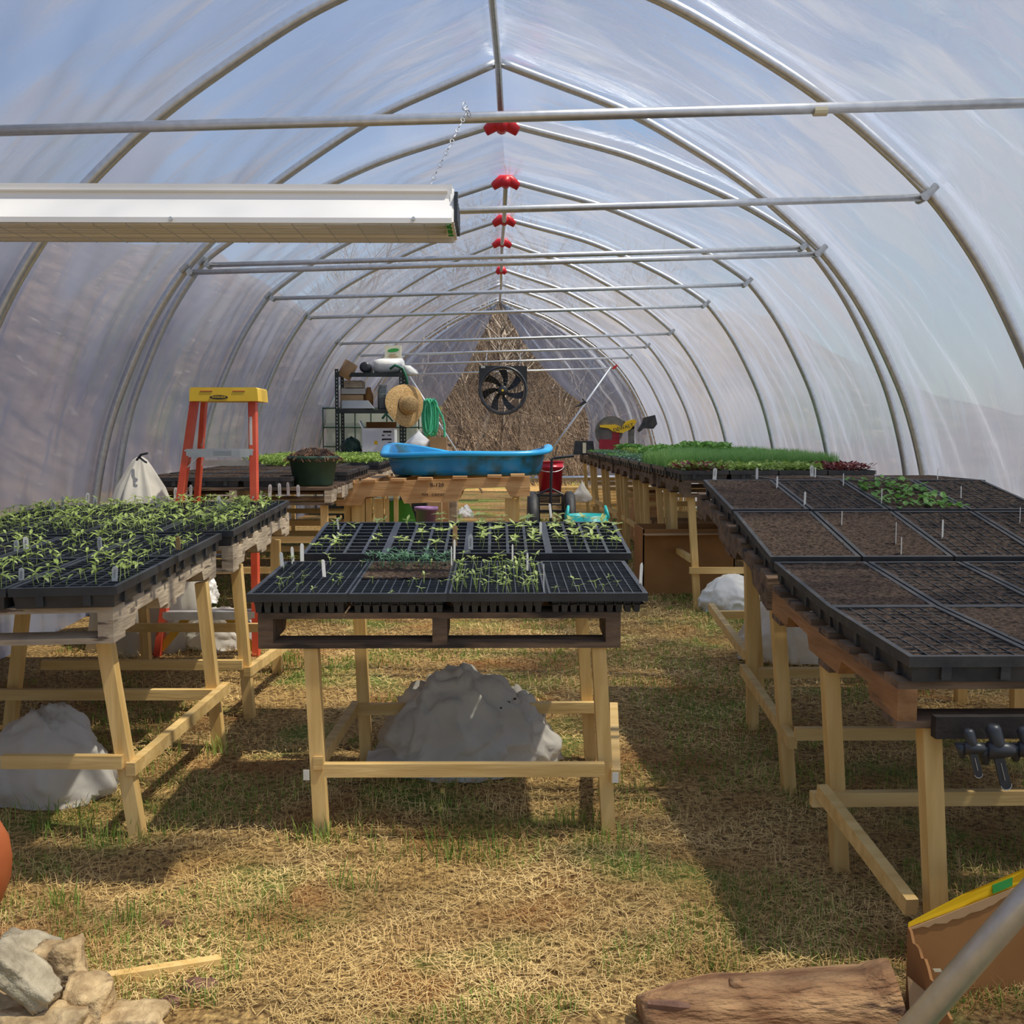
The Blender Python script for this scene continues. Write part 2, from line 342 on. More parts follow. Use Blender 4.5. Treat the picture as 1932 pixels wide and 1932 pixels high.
# ------------------------------------------------------------------ greenhouse frame and film
PROF = [(0, 1.05), (.30, .93), (.575, .82), (.8, .71), (1.14, .50), (1.34, .36), (1.5, .23), (1.72, .02), (1.87, -.17), (2.0, -.38), (2.13, -.65), (2.22, -.88), (2.29, -1.15), (2.33, -1.4), (2.35, -1.75), (2.36, -2.15)]
HO = [  # depth, tie height above camera, peak above tie, centre x, lean
    (1.0, .86, 1.05, -.02), (3.0, .876, 1.05, -.01), (4.46, .93, 1.05, .0), (6.09, .97, 1.05, .05), (6.42, 1.06, .73, .06), (8.05, 1.07, .77, .10), (9.63, 1.10, .77, .10),
    (11.5, 1.03, .97, .10), (13.3, 1.035, .95, .10), (15.1, 1.035, 1.02, .11), (16.9, 1.0, 1.05, .10)]
LEAN = .031
def prof_pt(i_f, tie, peak, cx, side, off=0.0):
    i = min(int(i_f), len(PROF)-2); t = i_f-i
    # smooth (catmull) interpolation
    P = lambda k: Vector(PROF[max(0, min(len(PROF)-1, k))])
    p0, p1, p2, p3 = P(i-1), P(i), P(i+1), P(i+2)
    if i == 0: p0 = p1*2-p2
    q = .5*((2*p1)+(p2-p0)*t+(2*p0-5*p1+4*p2-p3)*t*t+(3*p1-p0-3*p2+p3)*t**3)
    x, z = q
    if z > 0: z *= peak/1.05
    # outward normal approx
    d = (p2-p1).normalized(); nrm = Vector((-d.y, d.x)); nrm = nrm if nrm.x*x+nrm.y*(z+1) > 0 else -nrm
    x += nrm.x*off; z += nrm.y*off
    if i_f == 0: x = 0
    x *= side
    return (cx+x-LEAN*z, CAMZ+tie+z+LEAN*x)
def hoop_at(y):
    ks = [h[0] for h in HO]
    return tuple(lerp(y, [(h[0], h[k]) for h in HO]) for k in (1, 2, 3))
NP = len(PROF)-1
near_names = ['nearest', 'second', 'third', 'fourth', 'fifth', 'sixth', 'seventh', 'eighth', 'ninth', 'farthest']
hoop_objs = []
for k, (y, tie, peak, cx) in enumerate(HO[1:]):
    r = .024 if k < 3 else .021
    base = (cx, y, ground(0, y))
    desc = 'galvanised gable hoop with cross tie, %s from the camera' % near_names[k]
    if 3 <= k <= 6: desc += ', red ridge fitting'
    t = thing('greenhouse_hoop', desc, 'greenhouse frame', base, 'galvanised hoops')
    for s in (-1, 1):
        pts = []
        for i in range(NP*4+1):
            x, z = prof_pt(i/4, tie, peak, cx, s); pts.append((x, y, z))
        gz = ground(0, y)-.03; pts = [p for p in pts if p[2] > gz]; pts.append((pts[-1][0], y, gz))
        MB().tube(pts, r, 12).build('hoop_pipe', M['galv'], t, smooth=True)
    a = prof_pt(7.15, tie, peak, cx, -1, -.04); b = prof_pt(7.15, tie, peak, cx, 1, -.04)
    a = (a[0], y-.03, a[1]); b = (b[0], y-.03, b[1]); rt = .0145
    tb = MB().tube([a, b], rt, 12)
    tb.build('cross_tie', M['galv'], t, smooth=True)
    for s, e in ((-1, a), (1, b)):
        c = MB(); c.tube([(e[0], y-.055, e[2]), (e[0], y+.02, e[2])], .018, 10)
        hx, hz = prof_pt(7.15, tie, peak, cx, s)
        c.beam((e[0], y-.02, e[2]), (hx, y-.02, hz), .010, .022); c.tube([(hx-.02, y-.032, hz-.02), (hx+.02, y-.032, hz+.02)], .016, 8)
        c.build('clamp', M['fitting_red'] if (k == 9 and s == 1) else M['galv_dull'], t)
    ax, az = prof_pt(0, tie, peak, cx, 1)
    if 3 <= k <= 6 or k == 7:
        c = MB(); sz = .05 if k < 7 else .03
        c.tube([(ax-sz*1.9, y, az-.05), (ax-sz*.6, y, az-.005), (ax+sz*.6, y, az-.005), (ax+sz*1.9, y, az-.05)], [.03, .042, .042, .03], 10)
        c.tube([(ax, y-.05, az-.02), (ax, y+.05, az-.02)], .036, 10)
        c.build('ridge_fitting', M['fitting_red'], t, smooth=True)
    if k == 0:
        mid = Vector(a).lerp(Vector(b), 1); st = at(1563, 204, y-.03-rt)
        MB().tube([(Vector(st)-(Vector((.035, 0, .0011)))), (Vector(st)+Vector((.0, 0, 0)))], .0158, 12).warp(lambda x, y_, z: (x, y_+rt+.001, z)).build('sticker', M['cream'], t, label='yellow and white paper sticker')
    hoop_objs.append(t)
# ridge poles: three lengths
for nm, (i0, i1) in {'nearest length, rising out of the top of the photo': (0, 3), 'middle length between the red fittings': (4, 7), 'farthest length above the curtained end': (7, 10)}.items():
    pts = []
    for h in HO[1:][i0:i1+1] if i1 < 10 else HO[1:][i0:]:
        x, z = prof_pt(0, h[1], h[2], h[3], 1); pts.append((x, h[0], z-.03))
    o = MB().tube(pts, .019, 10).build('ridge_pole', M['galv'], smooth=True)
    tag(o, 'galvanised ridge pole of the greenhouse, ' + nm, 'greenhouse frame', 'ridge poles')
def film_side(side):
    mb = MB(); Y0, Y1 = -1.2, 16.93; ny = 430; nu = 96; uv = []
    hk = [h[0] for h in HO]
    def fn(u, v):
        y = Y0+(Y1-Y0)*v; tie, peak, cx = hoop_at(y)
        # position between hoops
        prev = max([h for h in hk if h <= y] or [y-1.6]); nxt = min([h for h in hk if h > y] or [y+1.6]); w = (y-prev)/(nxt-prev); span = nxt-prev
        sag = math.sin(math.pi*w)*min(1, span/1.4)
        ui = u*NP; sh = math.exp(-((ui-5.5)/3.2)**2)
        big = .5+.5*ns(y*.8+side*7, ui*.25, 4.2)
        off = .045-sag*(.02+.13*sh*big)
        # drawn folds running along the arc, strongest near the feet of the hoops
        fold = ns(y*5.5+ui*.55*side, ui*.22, 9+side)*.030+ns(y*13+ui*1.1, ui*.35, 2+side)*.012
        off += fold*sag*(.35+.65*min(1, ui/9)); off = max(off, -.25)
        x, z = prof_pt(ui, tie, peak, cx, side, off if ui > .01 else .03)
        uv.append(((y)*1.0, ui*.36))
        return (x, y+.02*ns(ui, y*3, 5), z)
    mb.grid(nu, ny, fn); mb.uv = uv
    return mb
for side, nm in ((-1, 'wall_left'), (1, 'wall_right')):
    structure(film_side(side).build(nm, M['film'], loc=(0, 8, 0), smooth=True))

# curtains of the far end, drawn to the two sides
def curtain(side, name, label):
    y = 16.95; mb = MB(); uv = []
    tie, peak, cx = hoop_at(16.9)
    if side > 0: edge = [(945, 575), (985, 640), (1030, 700), (1070, 740), (1102, 762), (1112, 800), (1108, 850), (1106, 925)]
    else: edge = [(938, 575), (905, 640), (880, 690), (850, 740), (822, 782), (790, 830), (760, 870), (745, 925)]
    ep = [(at(px, py, y).z, at(px, py, y).x) for px, py in edge][::-1]
    def fn(u, v):
        ui = v*NP; ox, oz = prof_pt(ui, tie, peak, cx, side, -.02)
        oz = max(oz, .12)
        ex = lerp(oz if v > 0 else 9, ep)
        # fabric fans out from the tie point
        x = ox+(ex-ox)*u; z = oz
        zt = at(1102, 762, y).z; pinch = math.exp(-((z-zt)/.35)**2)
        f = math.sin(u*26+z*3)*.03+.02*ns(u*14, z*2.2, side*3)+.012*ns(u*40, z*3, 1)
        uv.append((u*2.0+side, z*.6)); return (x, y+.05+f*(1-.6*pinch), z)
    mb.grid(56, 70, fn); mb.uv = uv
    tag(mb.build(name, M['film'], smooth=True), label, 'curtain', 'end curtains')
curtain(-1, 'plastic_curtain', 'clear plastic sheet drawn to the left of the open far end')
curtain(1, 'plastic_curtain', 'clear plastic sheet tied back to the right of the open far end')
o = MB().tube([at(1100, 752, 16.7), at(1104, 758, 16.68), at(1095, 764, 16.68), at(1086, 768, 16.66)], [.02, .03, .02, .008], 8).build('tie_strap', M['black'])
tag(o, 'black strap tying the right end curtain to its brace', 'strap')
for a, b, lab in (((1153, 692), (1018, 882), 'diagonal steel brace crossing the right end curtain'), ((770, 706), (868, 862), 'diagonal steel brace beside the green hose on the left')):
    pa, pb = at(*a, 16.75), at(*b, 16.75); pb = pa+(pb-pa)*1.02; pb.z = pb.z
    foot = pa+(pb-pa)*((pa.z-.2)/(pa.z-pb.z))
    tag(MB().tube([pa, foot], .017, 10).build('brace_pole', M['galv'], smooth=True), lab, 'greenhouse frame', 'end braces')
o = MB().tube([at(960, 903, 16.95), at(1235, 899, 16.95)], .03, 10).build('base_pipe', M['galv'], smooth=True)
tag(o, 'horizontal steel pipe low across the right of the far opening', 'greenhouse frame')

# ------------------------------------------------------------------ surfaces of the benches (height of the deck top)
RIM = .055
SC = lambda x, y: CAMZ-RIM + lerp(y, [(2.90, -.425), (3.52, -.395), (3.60, -.393), (4.18, -.325)])
SL = lambda x, y: CAMZ-RIM + lerp(y, [(2.7, -.387), (3.87, -.345), (5.1, -.295)]) + .02*(x+.9)
SR = lambda x, y: CAMZ-RIM + lerp(y, [(2.1, -.446), (2.75, -.425), (3.2, -.385), (3.3, -.36), (3.8, -.265), (4.35, -.178)])
SFR = lambda x, y: CAMZ-RIM - .205 + .004*(y-6.2)
SLB = lambda x, y: CAMZ-RIM - .235 + .006*(y-6.0)

def pallet_parts(t, surf, x0, x1, y0, y1, deck='old_wood', string='old_wood', bottom=True):
    W = lambda mb, n=1: mb.warp(lambda x, y, z: (x, y, z+surf(x, y)))
    mb = MB(); nb = 7; bw = .09; L = (y1-y0)
    for i in range(nb):
        a = y0+(L-bw)*i/(nb-1); mb.box(x0, x1, a, a+bw+random.uniform(-.01, .01), -.016, 0)
    W(mb).build('deck_boards', M[deck], t)
    for xs in (x0, (x0+x1)/2-.02, x1-.04):
        mb = MB(); n = 10; zb = -.082
        # notched stringer
        prof = [(0, zb), (.16, zb), (.18, zb+.035), (.36, zb+.035), (.38, zb), (.62, zb), (.64, zb+.035), (.82, zb+.035), (.84, zb), (1, zb)]
        for (a, za), (b, zb2) in zip(prof, prof[1:]):
            ya, yb = y0+a*L, y0+b*L; v = []
            for xx in (xs, xs+.04):
                v += [(xx, ya, za), (xx, yb, zb2), (xx, yb, -.016), (xx, ya, -.016)]
            mb.add(v, [(3, 2, 1, 0), (4, 5, 6, 7), (0, 1, 5, 4), (2, 3, 7, 6), (1, 2, 6, 5), (3, 0, 4, 7)])
        W(mb).build('stringer', M[string], t)
    if bottom:
        mb = MB()
        for a in (0, .45, .91): mb.box(x0, x1, y0+a*L, y0+a*L+.09, -.097, -.082)
        W(mb).build('bottom_boards', M[deck], t)
def leg(t, foot, top, w=.038, h=.042, mat='pine'):
    return MB().beam(foot, top, w, h, up=(0, 1, 0)).build('leg', M[mat], t)
def bench(label, surf, x0, x1, y0, y1, legs, rails, deck='old_wood', string='old_wood', group='pallet-topped benches', mat='pine', bottom=True):
    """legs: (x_foot, y, x_top); rails: ((x,y,z),(x,y,z))"""
    t = thing('seedling_bench', label, 'bench', ((x0+x1)/2, (y0+y1)/2, ground(0, (y0+y1)/2)), group)
    pallet_parts(t, surf, x0, x1, y0, y1, deck, string, bottom)
    for xf, y, xt in legs:
        sh = min(max(xt, x0+.022), x1-.022)-xt; xf += sh; xt += sh
        y = min(max(y, y0+.03), y1-.03); z1 = surf(xt, y)-(.097 if bottom else .082)
        leg(t, (xf, y, ground(0, y)-.015), (xt, y, z1))
    rs = []
    for a, b in rails: rs.append(MB().beam(a, b, .026, .036).build('rail', M['pine_x'], t))
    return t, rs
def legs_px(lst):
    out = []
    for fx, fy, tx, ty in lst:
        p = hit(fx, fy); q = at(tx, ty, p.y); out.append((p.x, p.y, q.x))
    return out
def rail_px(a, ya, b, yb): return (tuple(at(a[0], a[1], ya)), tuple(at(b[0], b[1], yb)))

# centre bench
lg = legs_px([(605, 1583, 585, 1215), (1152, 1585, 1132, 1208), (692, 1437, 678, 1215)])
yb = lg[2][1]; lg.append((lg[1][0]+.005, yb, lg[1][2]+.0))
yf = lg[0][1]
cb, crs = bench('free-standing pallet bench in the middle of the aisle, trays on top', SC, -.640, .338, 2.92, 4.02, lg,
      [rail_px((612, 1452), yf-.03, (1140, 1451), yf-.03), rail_px((668, 1338), yb-.035, (1148, 1334), yb-.035), rail_px((600, 1440), yf, (672, 1332), yb), rail_px((1162, 1465), yf-.01, (1158, 1335), yb)])
for px, py in ((578, 1462), (1161, 1467)):
    p = at(px, py, yf-.06); MB().box(p.x-.008, p.x+.008, p.y-.002, p.y, p.z-.014, p.z+.014).build('price_sticker', M['white_tag'], cb)

# left benches
L1 = legs_px([(262, 1577, 196, 1205), (415, 1410, 380, 1080)])
L1 += [(-1.98, L1[0][1], -2.0), (-1.98, L1[1][1], -2.0)]
y1, y2 = L1[0][1], L1[1][1]
L1.append((hit(78, 1354).x, L1[1][1]+.1, at(56, 1150, L1[1][1]+.1).x))
bench('near left bench of weathered pallet wood on splayed pine legs', SL, -2.02, -.985, 2.80, 3.84, L1,
      [rail_px((5, 1436), y1-.03, (232, 1437), y1-.03), rail_px((-60, 1310), y2-.03, (420, 1310), y2-.03), rail_px((246, 1452), y1-.03, (428, 1296), y2)], 'grey_wood', 'grey_wood')
L2 = legs_px([(472, 1352, 446, 1042), (560, 1268, 556, 1000)])
L2 += [(-1.95, L2[0][1], -1.97), (-1.6, L2[1][1]+.2, -1.62)]
y1, y2 = L2[0][1], L2[1][1]
bench('second left bench, behind the near one and in front of the ladder', SL, -1.98, -.945, 3.92, 5.0, L2,
      [rail_px((80, 1254), y1-.03, (458, 1254), y1-.03), rail_px((225, 1184), y2-.03, (500, 1184), y2-.2), rail_px((466, 1268), y1-.03, (556, 1205), y2)], 'grey_wood', 'grey_wood')

# right benches
y1 = 2.17
p2 = hit(1560, 1640)
R1 = [(at(1785, 1700, y1).x, y1, at(1762, 1395, y1).x), (p2.x, p2.y, at(1541, 1190, p2.y).x), (2.0, 2.2, 2.0), (1.97, 2.9, 1.97)]
bench('near right bench with an orange-stained pallet side', SR, .815, 1.98, 2.17, 3.18, R1,
      [rail_px((1530, 1507), p2.y-.03, (2080, 1502), p2.y-.03), rail_px((1550, 1492), p2.y-.05, (1720, 1712), y1)], 'old_wood', 'orange_wood')
R2 = legs_px([(1511, 1523, 1488, 1132), (1420, 1373, 1414, 1072), (1364, 1236, 1346, 985), (1812, 1330, 1808, 1290), (1918, 1357, 1914, 1290)])
bench('second right bench, carrying the paler soil trays behind the near bench', SR, .815, 2.0, 3.24, 4.40, R2,
      [rail_px((1500, 1384), R2[0][1], (1735, 1383), R2[0][1]), rail_px((1402, 1262), R2[1][1]-.03, (1496, 1402), R2[0][1]), rail_px((1342, 1146), R2[2][1]-.03, (1408, 1236), R2[1][1]),
       rail_px((1404, 1270), R2[1][1], (1610, 1268), R2[1][1]), rail_px((1350, 1160), R2[2][1], (1560, 1158), R2[2][1])], 'old_wood', 'old_wood')
# far right row
for i in range(6):
    y0 = 6.2+i*1.17; x0 = 1.075-.012*i; ya, yb = y0+.06, y0+.98
    lean = .03
    lgs = [(x0+.08+lean*.5, ya, x0+.05), (x0+.08+lean*.5, yb, x0+.05), (x0+1.05, ya, x0+1.05), (x0+1.05, yb, x0+1.05)]
    if i < 3: lgs.insert(1, (x0+.07, (ya+yb)/2+.12, x0+.04))
    zr = .32
    bench('bench %s in the long far right row, %s' % (ORD[i], ['lettuce trays on its front edge', 'onion trays on top', 'onion and brassica trays on top', 'leafy trays on top', 'pale leafy trays on top', 'the saw standing on it'][i]), SFR, x0, x0+1.12, y0, y0+1.10, lgs,
          [((x0+.04, ya-.03, zr), (x0+1.1, ya-.03, zr)), ((x0+.06, ya, zr+.06), (x0+.06, yb, zr+.06)), ((x0+.04, yb, zr+.25), (x0+1.1, yb, zr+.25))], 'old_wood', 'old_wood')
# left back row
for i in range(4):
    y0 = 6.0+i*1.14; x0 = -1.98
    bench('bench %s in the left row behind the ladder, %s' % (ORD[i], ['the dark green pot on its corner', 'dark soil trays on top', 'young greens on top', 'young greens beside the shelving'][i]), SLB, x0, -.90+.02*i, y0, y0+1.08,
          [(x0+.05, y0+.06, x0+.05), (x0+.05, y0+1, x0+.05), (-.95, y0+.06, -.95), (-.95, y0+1, -.95)],
          [((x0, y0+.04, .35), (-.92, y0+.04, .35)), ((x0, y0+.04, .52), (-.92, y0+.04, .52)), ((-.95, y0+.06, .45), (-.95, y0+1, .45))], 'old_wood', 'grey_wood')

# ------------------------------------------------------------------ trays
TW, TL = .278, .54
def frame_box(mb, w, l, z0, z1, th):
    mb.box(-w/2, w/2, 0, th, z0, z1); mb.box(-w/2, w/2, l-th, l, z0, z1)
    mb.box(-w/2, -w/2+th, th, l-th, z0, z1); mb.box(w/2-th, w/2, th, l-th, z0, z1)
def tray_shell(nx, ny, h=RIM, wall=.045, bar=.004, cell_depth=.03, comb=False, ribs=True, w=TW, l=TL):
    mb = MB(); g = .004; w -= g; l -= g
    frame_box(mb, w, l, h-.006, h, .013)                       # top lip
    frame_box(mb, w, l, h-.022, h-.006, .003)                  # turned-down skirt
    if not comb:                                               # solid tapering walls
        t = .012
        v = [(-w/2+t, t, 0), (w/2-t, t, 0), (w/2-t, l-t, 0), (-w/2+t, l-t, 0), (-w/2+.006, .006, h-.006), (w/2-.006, .006, h-.006), (w/2-.006, l-.006, h-.006), (-w/2+.006, l-.006, h-.006)]
        mb.add(v, CF[2:]+[CF[0]])
        if ribs:
            for i in range(4):
                y = .07+i*.13
                for s in (-1, 1): mb.box(s*(w/2-.007)-.004, s*(w/2-.007)+.004, y, y+.016, .002, h-.02)
            for i in range(2):
                x = -.07+i*.12; mb.box(x, x+.02, .001, .012, .006, h-.02)
    else:
        cw = (w-.03)/nx; cl = (l-.03)/ny
        for i in range(nx):
            for j in (0, 1, ny-1): mb.tbox(-w/2+.015+cw*i+.002, -w/2+.015+cw*(i+1)-.002, .015+cl*j+.002, .015+cl*(j+1)-.002, 0, h-.02, .003)
        for j in range(1, ny-1):
            for i in (0, nx-1): mb.tbox(-w/2+.015+cw*i+.002, -w/2+.015+cw*(i+1)-.002, .015+cl*j+.002, .015+cl*(j+1)-.002, 0, h-.02, .003)
    zt = h-.002; zb = h-cell_depth
    for i in range(1, nx):
        x = -w/2+.013+(w-.026)*i/nx; mb.box(x-bar/2, x+bar/2, .012, l-.012, zb, zt)
    for j in range(1, ny):
        y = .013+(l-.026)*j/ny; mb.box(-w/2+.012, w/2-.012, y-bar/2, y+bar/2, zb, zt-.0006)
    return mb
def soil_mb(z, amp, seed, nx=26, ny=50, y0=0.0, y1=1.0):
    mb = MB(); w = TW-.02; l = TL-.02
    mb.grid(nx, ny, lambda u, v: (-w/2+w*u, .01+l*(y0+(y1-y0)*v), z+amp*ns(u*9+seed, v*18, seed)+amp*.8*ns(u*30, v*60, seed)))
    return mb
SH = {}
SH['c72'] = tray_shell(6, 12, bar=.005, cell_depth=.02).mesh('tray_shell', M['black'])
SH['c50'] = tray_shell(4, 9, bar=.010, cell_depth=.02).mesh('tray_shell', M['black'])
SH['c200'] = tray_shell(10, 20, bar=.003, cell_depth=.035, comb=True).mesh('tray_shell', M['black'])
SH['c128'] = tray_shell(7, 14, bar=.0026, cell_depth=.02).mesh('tray_shell', M['black_dull'])
SH['c1'] = tray_shell(1, 1, cell_depth=.02).mesh('tray_shell', M['black_dull'])
SO = {}
for i in range(3):
    SO['low%d' % i] = soil_mb(RIM-.014, .004, 3.1+i).mesh('soil', M['soil'], smooth=True)
    SO['mid%d' % i] = soil_mb(RIM-.0045, .0042, 7.1+i).mesh('soil', M['soil'], smooth=True)
    SO['full%d' % i] = soil_mb(RIM-.002, .0045, 5.1+i).mesh('soil', M['soil'], smooth=True)
SO['deep'] = soil_mb(RIM-.032, .003, 2.2).mesh('soil', M['soil_d'], smooth=True)
def leaf(mb, base, d, L, w, curl=.3):
    d = Vector(d).normalized(); up = Vector((0, 0, 1)); side = d.cross(up)
    side = side.normalized() if side.length > 1e-3 else Vector((1, 0, 0)); b = Vector(base); vs = []; k = 4
    for i in range(k+1):
        t = i/k; c = b+d*L*t+Vector((0, 0, -curl*L*t*t)); ww = w*math.sin(math.pi*min(.97, max(.06, t*.92+.06)))
        vs += [c-side*ww/2, c+Vector((0, 0, -.12*w)), c+side*ww/2]
    fs = []
    for i in range(k):
        o = i*3; fs += [(o, o+1, o+4, o+3), (o+1, o+2, o+5, o+4)]
    mb.add(vs, fs)
def seedling_mesh(seed, h=.035, nl=3, L=.025, w=.007, mat='leaf'):
    rg = random.Random(seed); mb = MB(); a = rg.uniform(0, 6.28)
    top = Vector((rg.uniform(-.3, .3)*h, rg.uniform(-.3, .3)*h, h)); mb.tube([(0, 0, -.006), top*.5+Vector((.002, 0, 0)), top], .0010, 4)
    for i in range(nl):
        an = a+i*2*math.pi/nl*(1.0 if nl > 2 else 1)+rg.uniform(-.4, .4); ll = L*rg.uniform(.7, 1.25)
        leaf(mb, top, (math.cos(an), math.sin(an), rg.uniform(.1, 1.0)), ll, w*rg.uniform(.8, 1.2), rg.uniform(.1, .6))
    return mb.mesh('seedling', M[mat])
SEED = {'tomato': [seedling_mesh(i, rh*.9, nl, .028, .0095) for i, (rh, nl) in enumerate([(.028, 2), (.034, 4), (.03, 3), (.04, 4), (.024, 2), (.036, 3)])],
        'pepper': [seedling_mesh(20+i, .034+.004*i, 5, .030, .011) for i in range(4)],
        'sprout': [seedling_mesh(40+i, .024+.003*i, 3, .016, .005) for i in range(3)],
        'tuft': [seedling_mesh(60+i, .030+.003*i, 5, .024, .005, 'leaf_blue') for i in range(4)]}
def stuff_blades(seed, n, h, mat, name, lean=.35, w=.0035):
    rg = random.Random(seed); mb = MB()
    for i in range(n):
        x = rg.uniform(-TW/2+.01, TW/2-.01); y = rg.uniform(.01, TL-.01); a = rg.uniform(0, 6.28); hh = h*rg.uniform(.6, 1.15); l = lean*hh*rg.random()
        dx, dy = math.cos(a), math.sin(a); z = RIM-.006; wx, wy = -dy*w/2, dx*w/2
        mb.add([(x-wx, y-wy, z), (x+wx, y+wy, z), (x+dx*l*.35+wx*.7, y+dy*l*.35+wy*.7, z+hh*.6), (x+dx*l*.35-wx*.7, y+dy*l*.35-wy*.7, z+hh*.6), (x+dx*l, y+dy*l, z+hh)], [(0, 1, 2, 3), (3, 2, 4)])
    return mb.mesh(name, M[mat])
def stuff_leaves(seed, n, h, L, w, mat, name):
    rg = random.Random(seed); mb = MB()
    for i in range(n):
        x = rg.uniform(-TW/2+.01, TW/2-.01); y = rg.uniform(.01, TL-.01); a = rg.uniform(0, 6.28)
        leaf(mb, (x, y, RIM+h*rg.uniform(.0, 1.)), (math.cos(a), math.sin(a), rg.uniform(.2, 1.2)), L*rg.uniform(.6, 1.2), w*rg.uniform(.7, 1.2), rg.uniform(0, .6))
    return mb.mesh(name, M[mat])
ST = {'onion0': stuff_blades(1, 2300, .105, 'onion', 'onion_seedlings'), 'onion1': stuff_blades(2, 2300, .095, 'onion', 'onion_seedlings'),
      'lime': stuff_leaves(3, 420, .03, .035, .022, 'leaf_lime', 'lettuce_seedlings'), 'redl': stuff_leaves(4, 330, .03, .036, .024, 'leaf_red', 'lettuce_seedlings'),
      'brass': stuff_leaves(5, 430, .07, .045, .032, 'leaf_dark', 'brassica_seedlings'), 'brass_t': stuff_leaves(6, 430, .12, .05, .036, 'leaf_dark', 'brassica_seedlings'),
      'pale': stuff_leaves(7, 420, .045, .035, .022, 'leaf_lime', 'leafy_seedlings'), 'dusty': stuff_leaves(9, 150, .03, .03, .012, 'leaf_blue', 'leafy_seedlings'), 'few': stuff_leaves(8, 170, .012, .03, .022, 'leaf_dark', 'leafy_seedlings')}
tray_count = {}
def tray(x, y, surf, shell, soil, label, group, rot=0.0, dz=0.0):
    sx = (surf(x+.1, y+.27)-surf(x-.1, y+.27))/.2; sy = (surf(x, y+TL)-surf(x, y))/TL
    t = thing('seedling_tray', label, 'seed tray', (x, y, surf(x, y)+dz+.001), group)
    t.rotation_euler = (math.atan(sy), -math.atan(sx), rot)
    I = Matrix.Identity(4)
    inst(SH[shell], 'tray_shell', t, I)
    if soil: inst(SO[soil], 'soil', t, I)
    return t
def sow(t, kind, cells, z=RIM-.012, sc=1.0, rg=random):
    for (x, y) in cells:
        me = rg.choice(SEED[kind]); s = sc*rg.uniform(.8, 1.25)
        inst(me, 'seedling', t, Matrix.Translation((x, y, z)) @ Matrix.Rotation(rg.uniform(0, 6.28), 4, 'Z') @ Matrix.Diagonal((s, s, s, 1)))
def cells(nx, ny, prob, jit=.004, rg=random, rows=None, cols=None):
    out = []
    for j in range(ny):
        if rows and j not in rows: continue
        for i in range(nx):
            if cols and i not in cols: continue
            if rg.random() < prob:
                out.append((-TW/2+.015+(TW-.03)*(i+.5)/nx+rg.uniform(-jit, jit), .015+(TL-.03)*(j+.5)/ny+rg.uniform(-jit, jit)))
    return out
G1 = 'seedling trays on the centre bench'
xs1 = [-.667+.133, -.667+.133+.267*1, -.667+.133+.267*2, -.667+.133+.267*3]
labs = ['black plug tray with sparse sprouts at the front left of the centre bench', 'front plug tray on the centre bench, blue-green tuft across its back half', 'front plug tray on the centre bench with curled sprouts and two thin tags', 'nearly empty plug tray at the front right of the centre bench']
rg = random.Random(5)
for i in range(4):
    t = tray(-.528+.2665*i, 2.90, SC, 'c200', ['low0', 'deep', 'low1', 'deep'][i], labs[i], G1)
    if i == 0: sow(t, 'sprout', cells(10, 20, .05, rg=rg)+cells(10, 20, .5, rg=rg, rows=[5, 6, 7], cols=[6, 7, 8]), rg=rg)
    if i == 1:
        o = soil_mb(RIM-.001, .005, 12.0, y0=.42, y1=1.0).mesh('soil', M['soil'], smooth=True); inst(o, 'soil', t, Matrix.Identity(4))
        sow(t, 'tuft', cells(10, 20, .75, rg=rg, rows=range(14, 20), jit=.01), z=RIM-.003, sc=.9, rg=rg); sow(t, 'sprout', cells(10, 20, .04, rg=rg), z=RIM-.02, rg=rg)
    if i == 2: sow(t, 'sprout', cells(10, 20, .42, rg=rg), sc=1.25, rg=rg)
    if i == 3: sow(t, 'sprout', cells(10, 20, .07, rg=rg, rows=range(0, 9)), z=RIM-.02, sc=1.2, rg=rg); o = soil_mb(RIM-.008, .004, 14.0, y0=0, y1=.22).mesh('soil', M['soil'], smooth=True); inst(o, 'soil', t, Matrix.Identity(4))
labs = ['large-cell tray at the back left of the centre bench with leggy sprouts', 'large-cell tray, second from the left along the back of the centre bench', 'large-cell tray, third along the back, leafy pepper rows in every column', 'large-cell tray at the back right corner, four leafy pepper rows']
for i in range(4):
    t = tray(-.503+.272*i, 3.60, SC, 'c50', 'low%d' % (i % 3), labs[i], G1)
    if i < 2: sow(t, 'pepper', cells(4, 9, .42, rg=rg, jit=.008), sc=.85, rg=rg)
    else: sow(t, 'pepper', cells(4, 9, .95, rg=rg, jit=.006, rows=range(1, 9)), sc=.95, rg=rg)
# left benches 4 x 4
G2 = 'tomato seedling trays on the left benches'
for r in range(4):
    yy = [2.77, 3.31, 3.91, 4.45][r]
    for c in range(4):
        x = -1.10-.28*c
        if r == 0 and c > 1: continue
        lab = 'tomato seedling tray on the left benches, %s row, %s from the aisle' % (['nearest', 'second', 'third', 'farthest'][r], ORD[c])
        t = tray(x+.025*(r > 1), yy, SL, 'c72', 'low%d' % ((r+c) % 3), lab, G2)
        dens = .5 if r < 2 else .75
        cl = cells(6, 12, dens, rg=rg, jit=.008)
        sow(t, 'tomato', cl, sc=1.05 if r < 2 else 1.15, rg=rg)
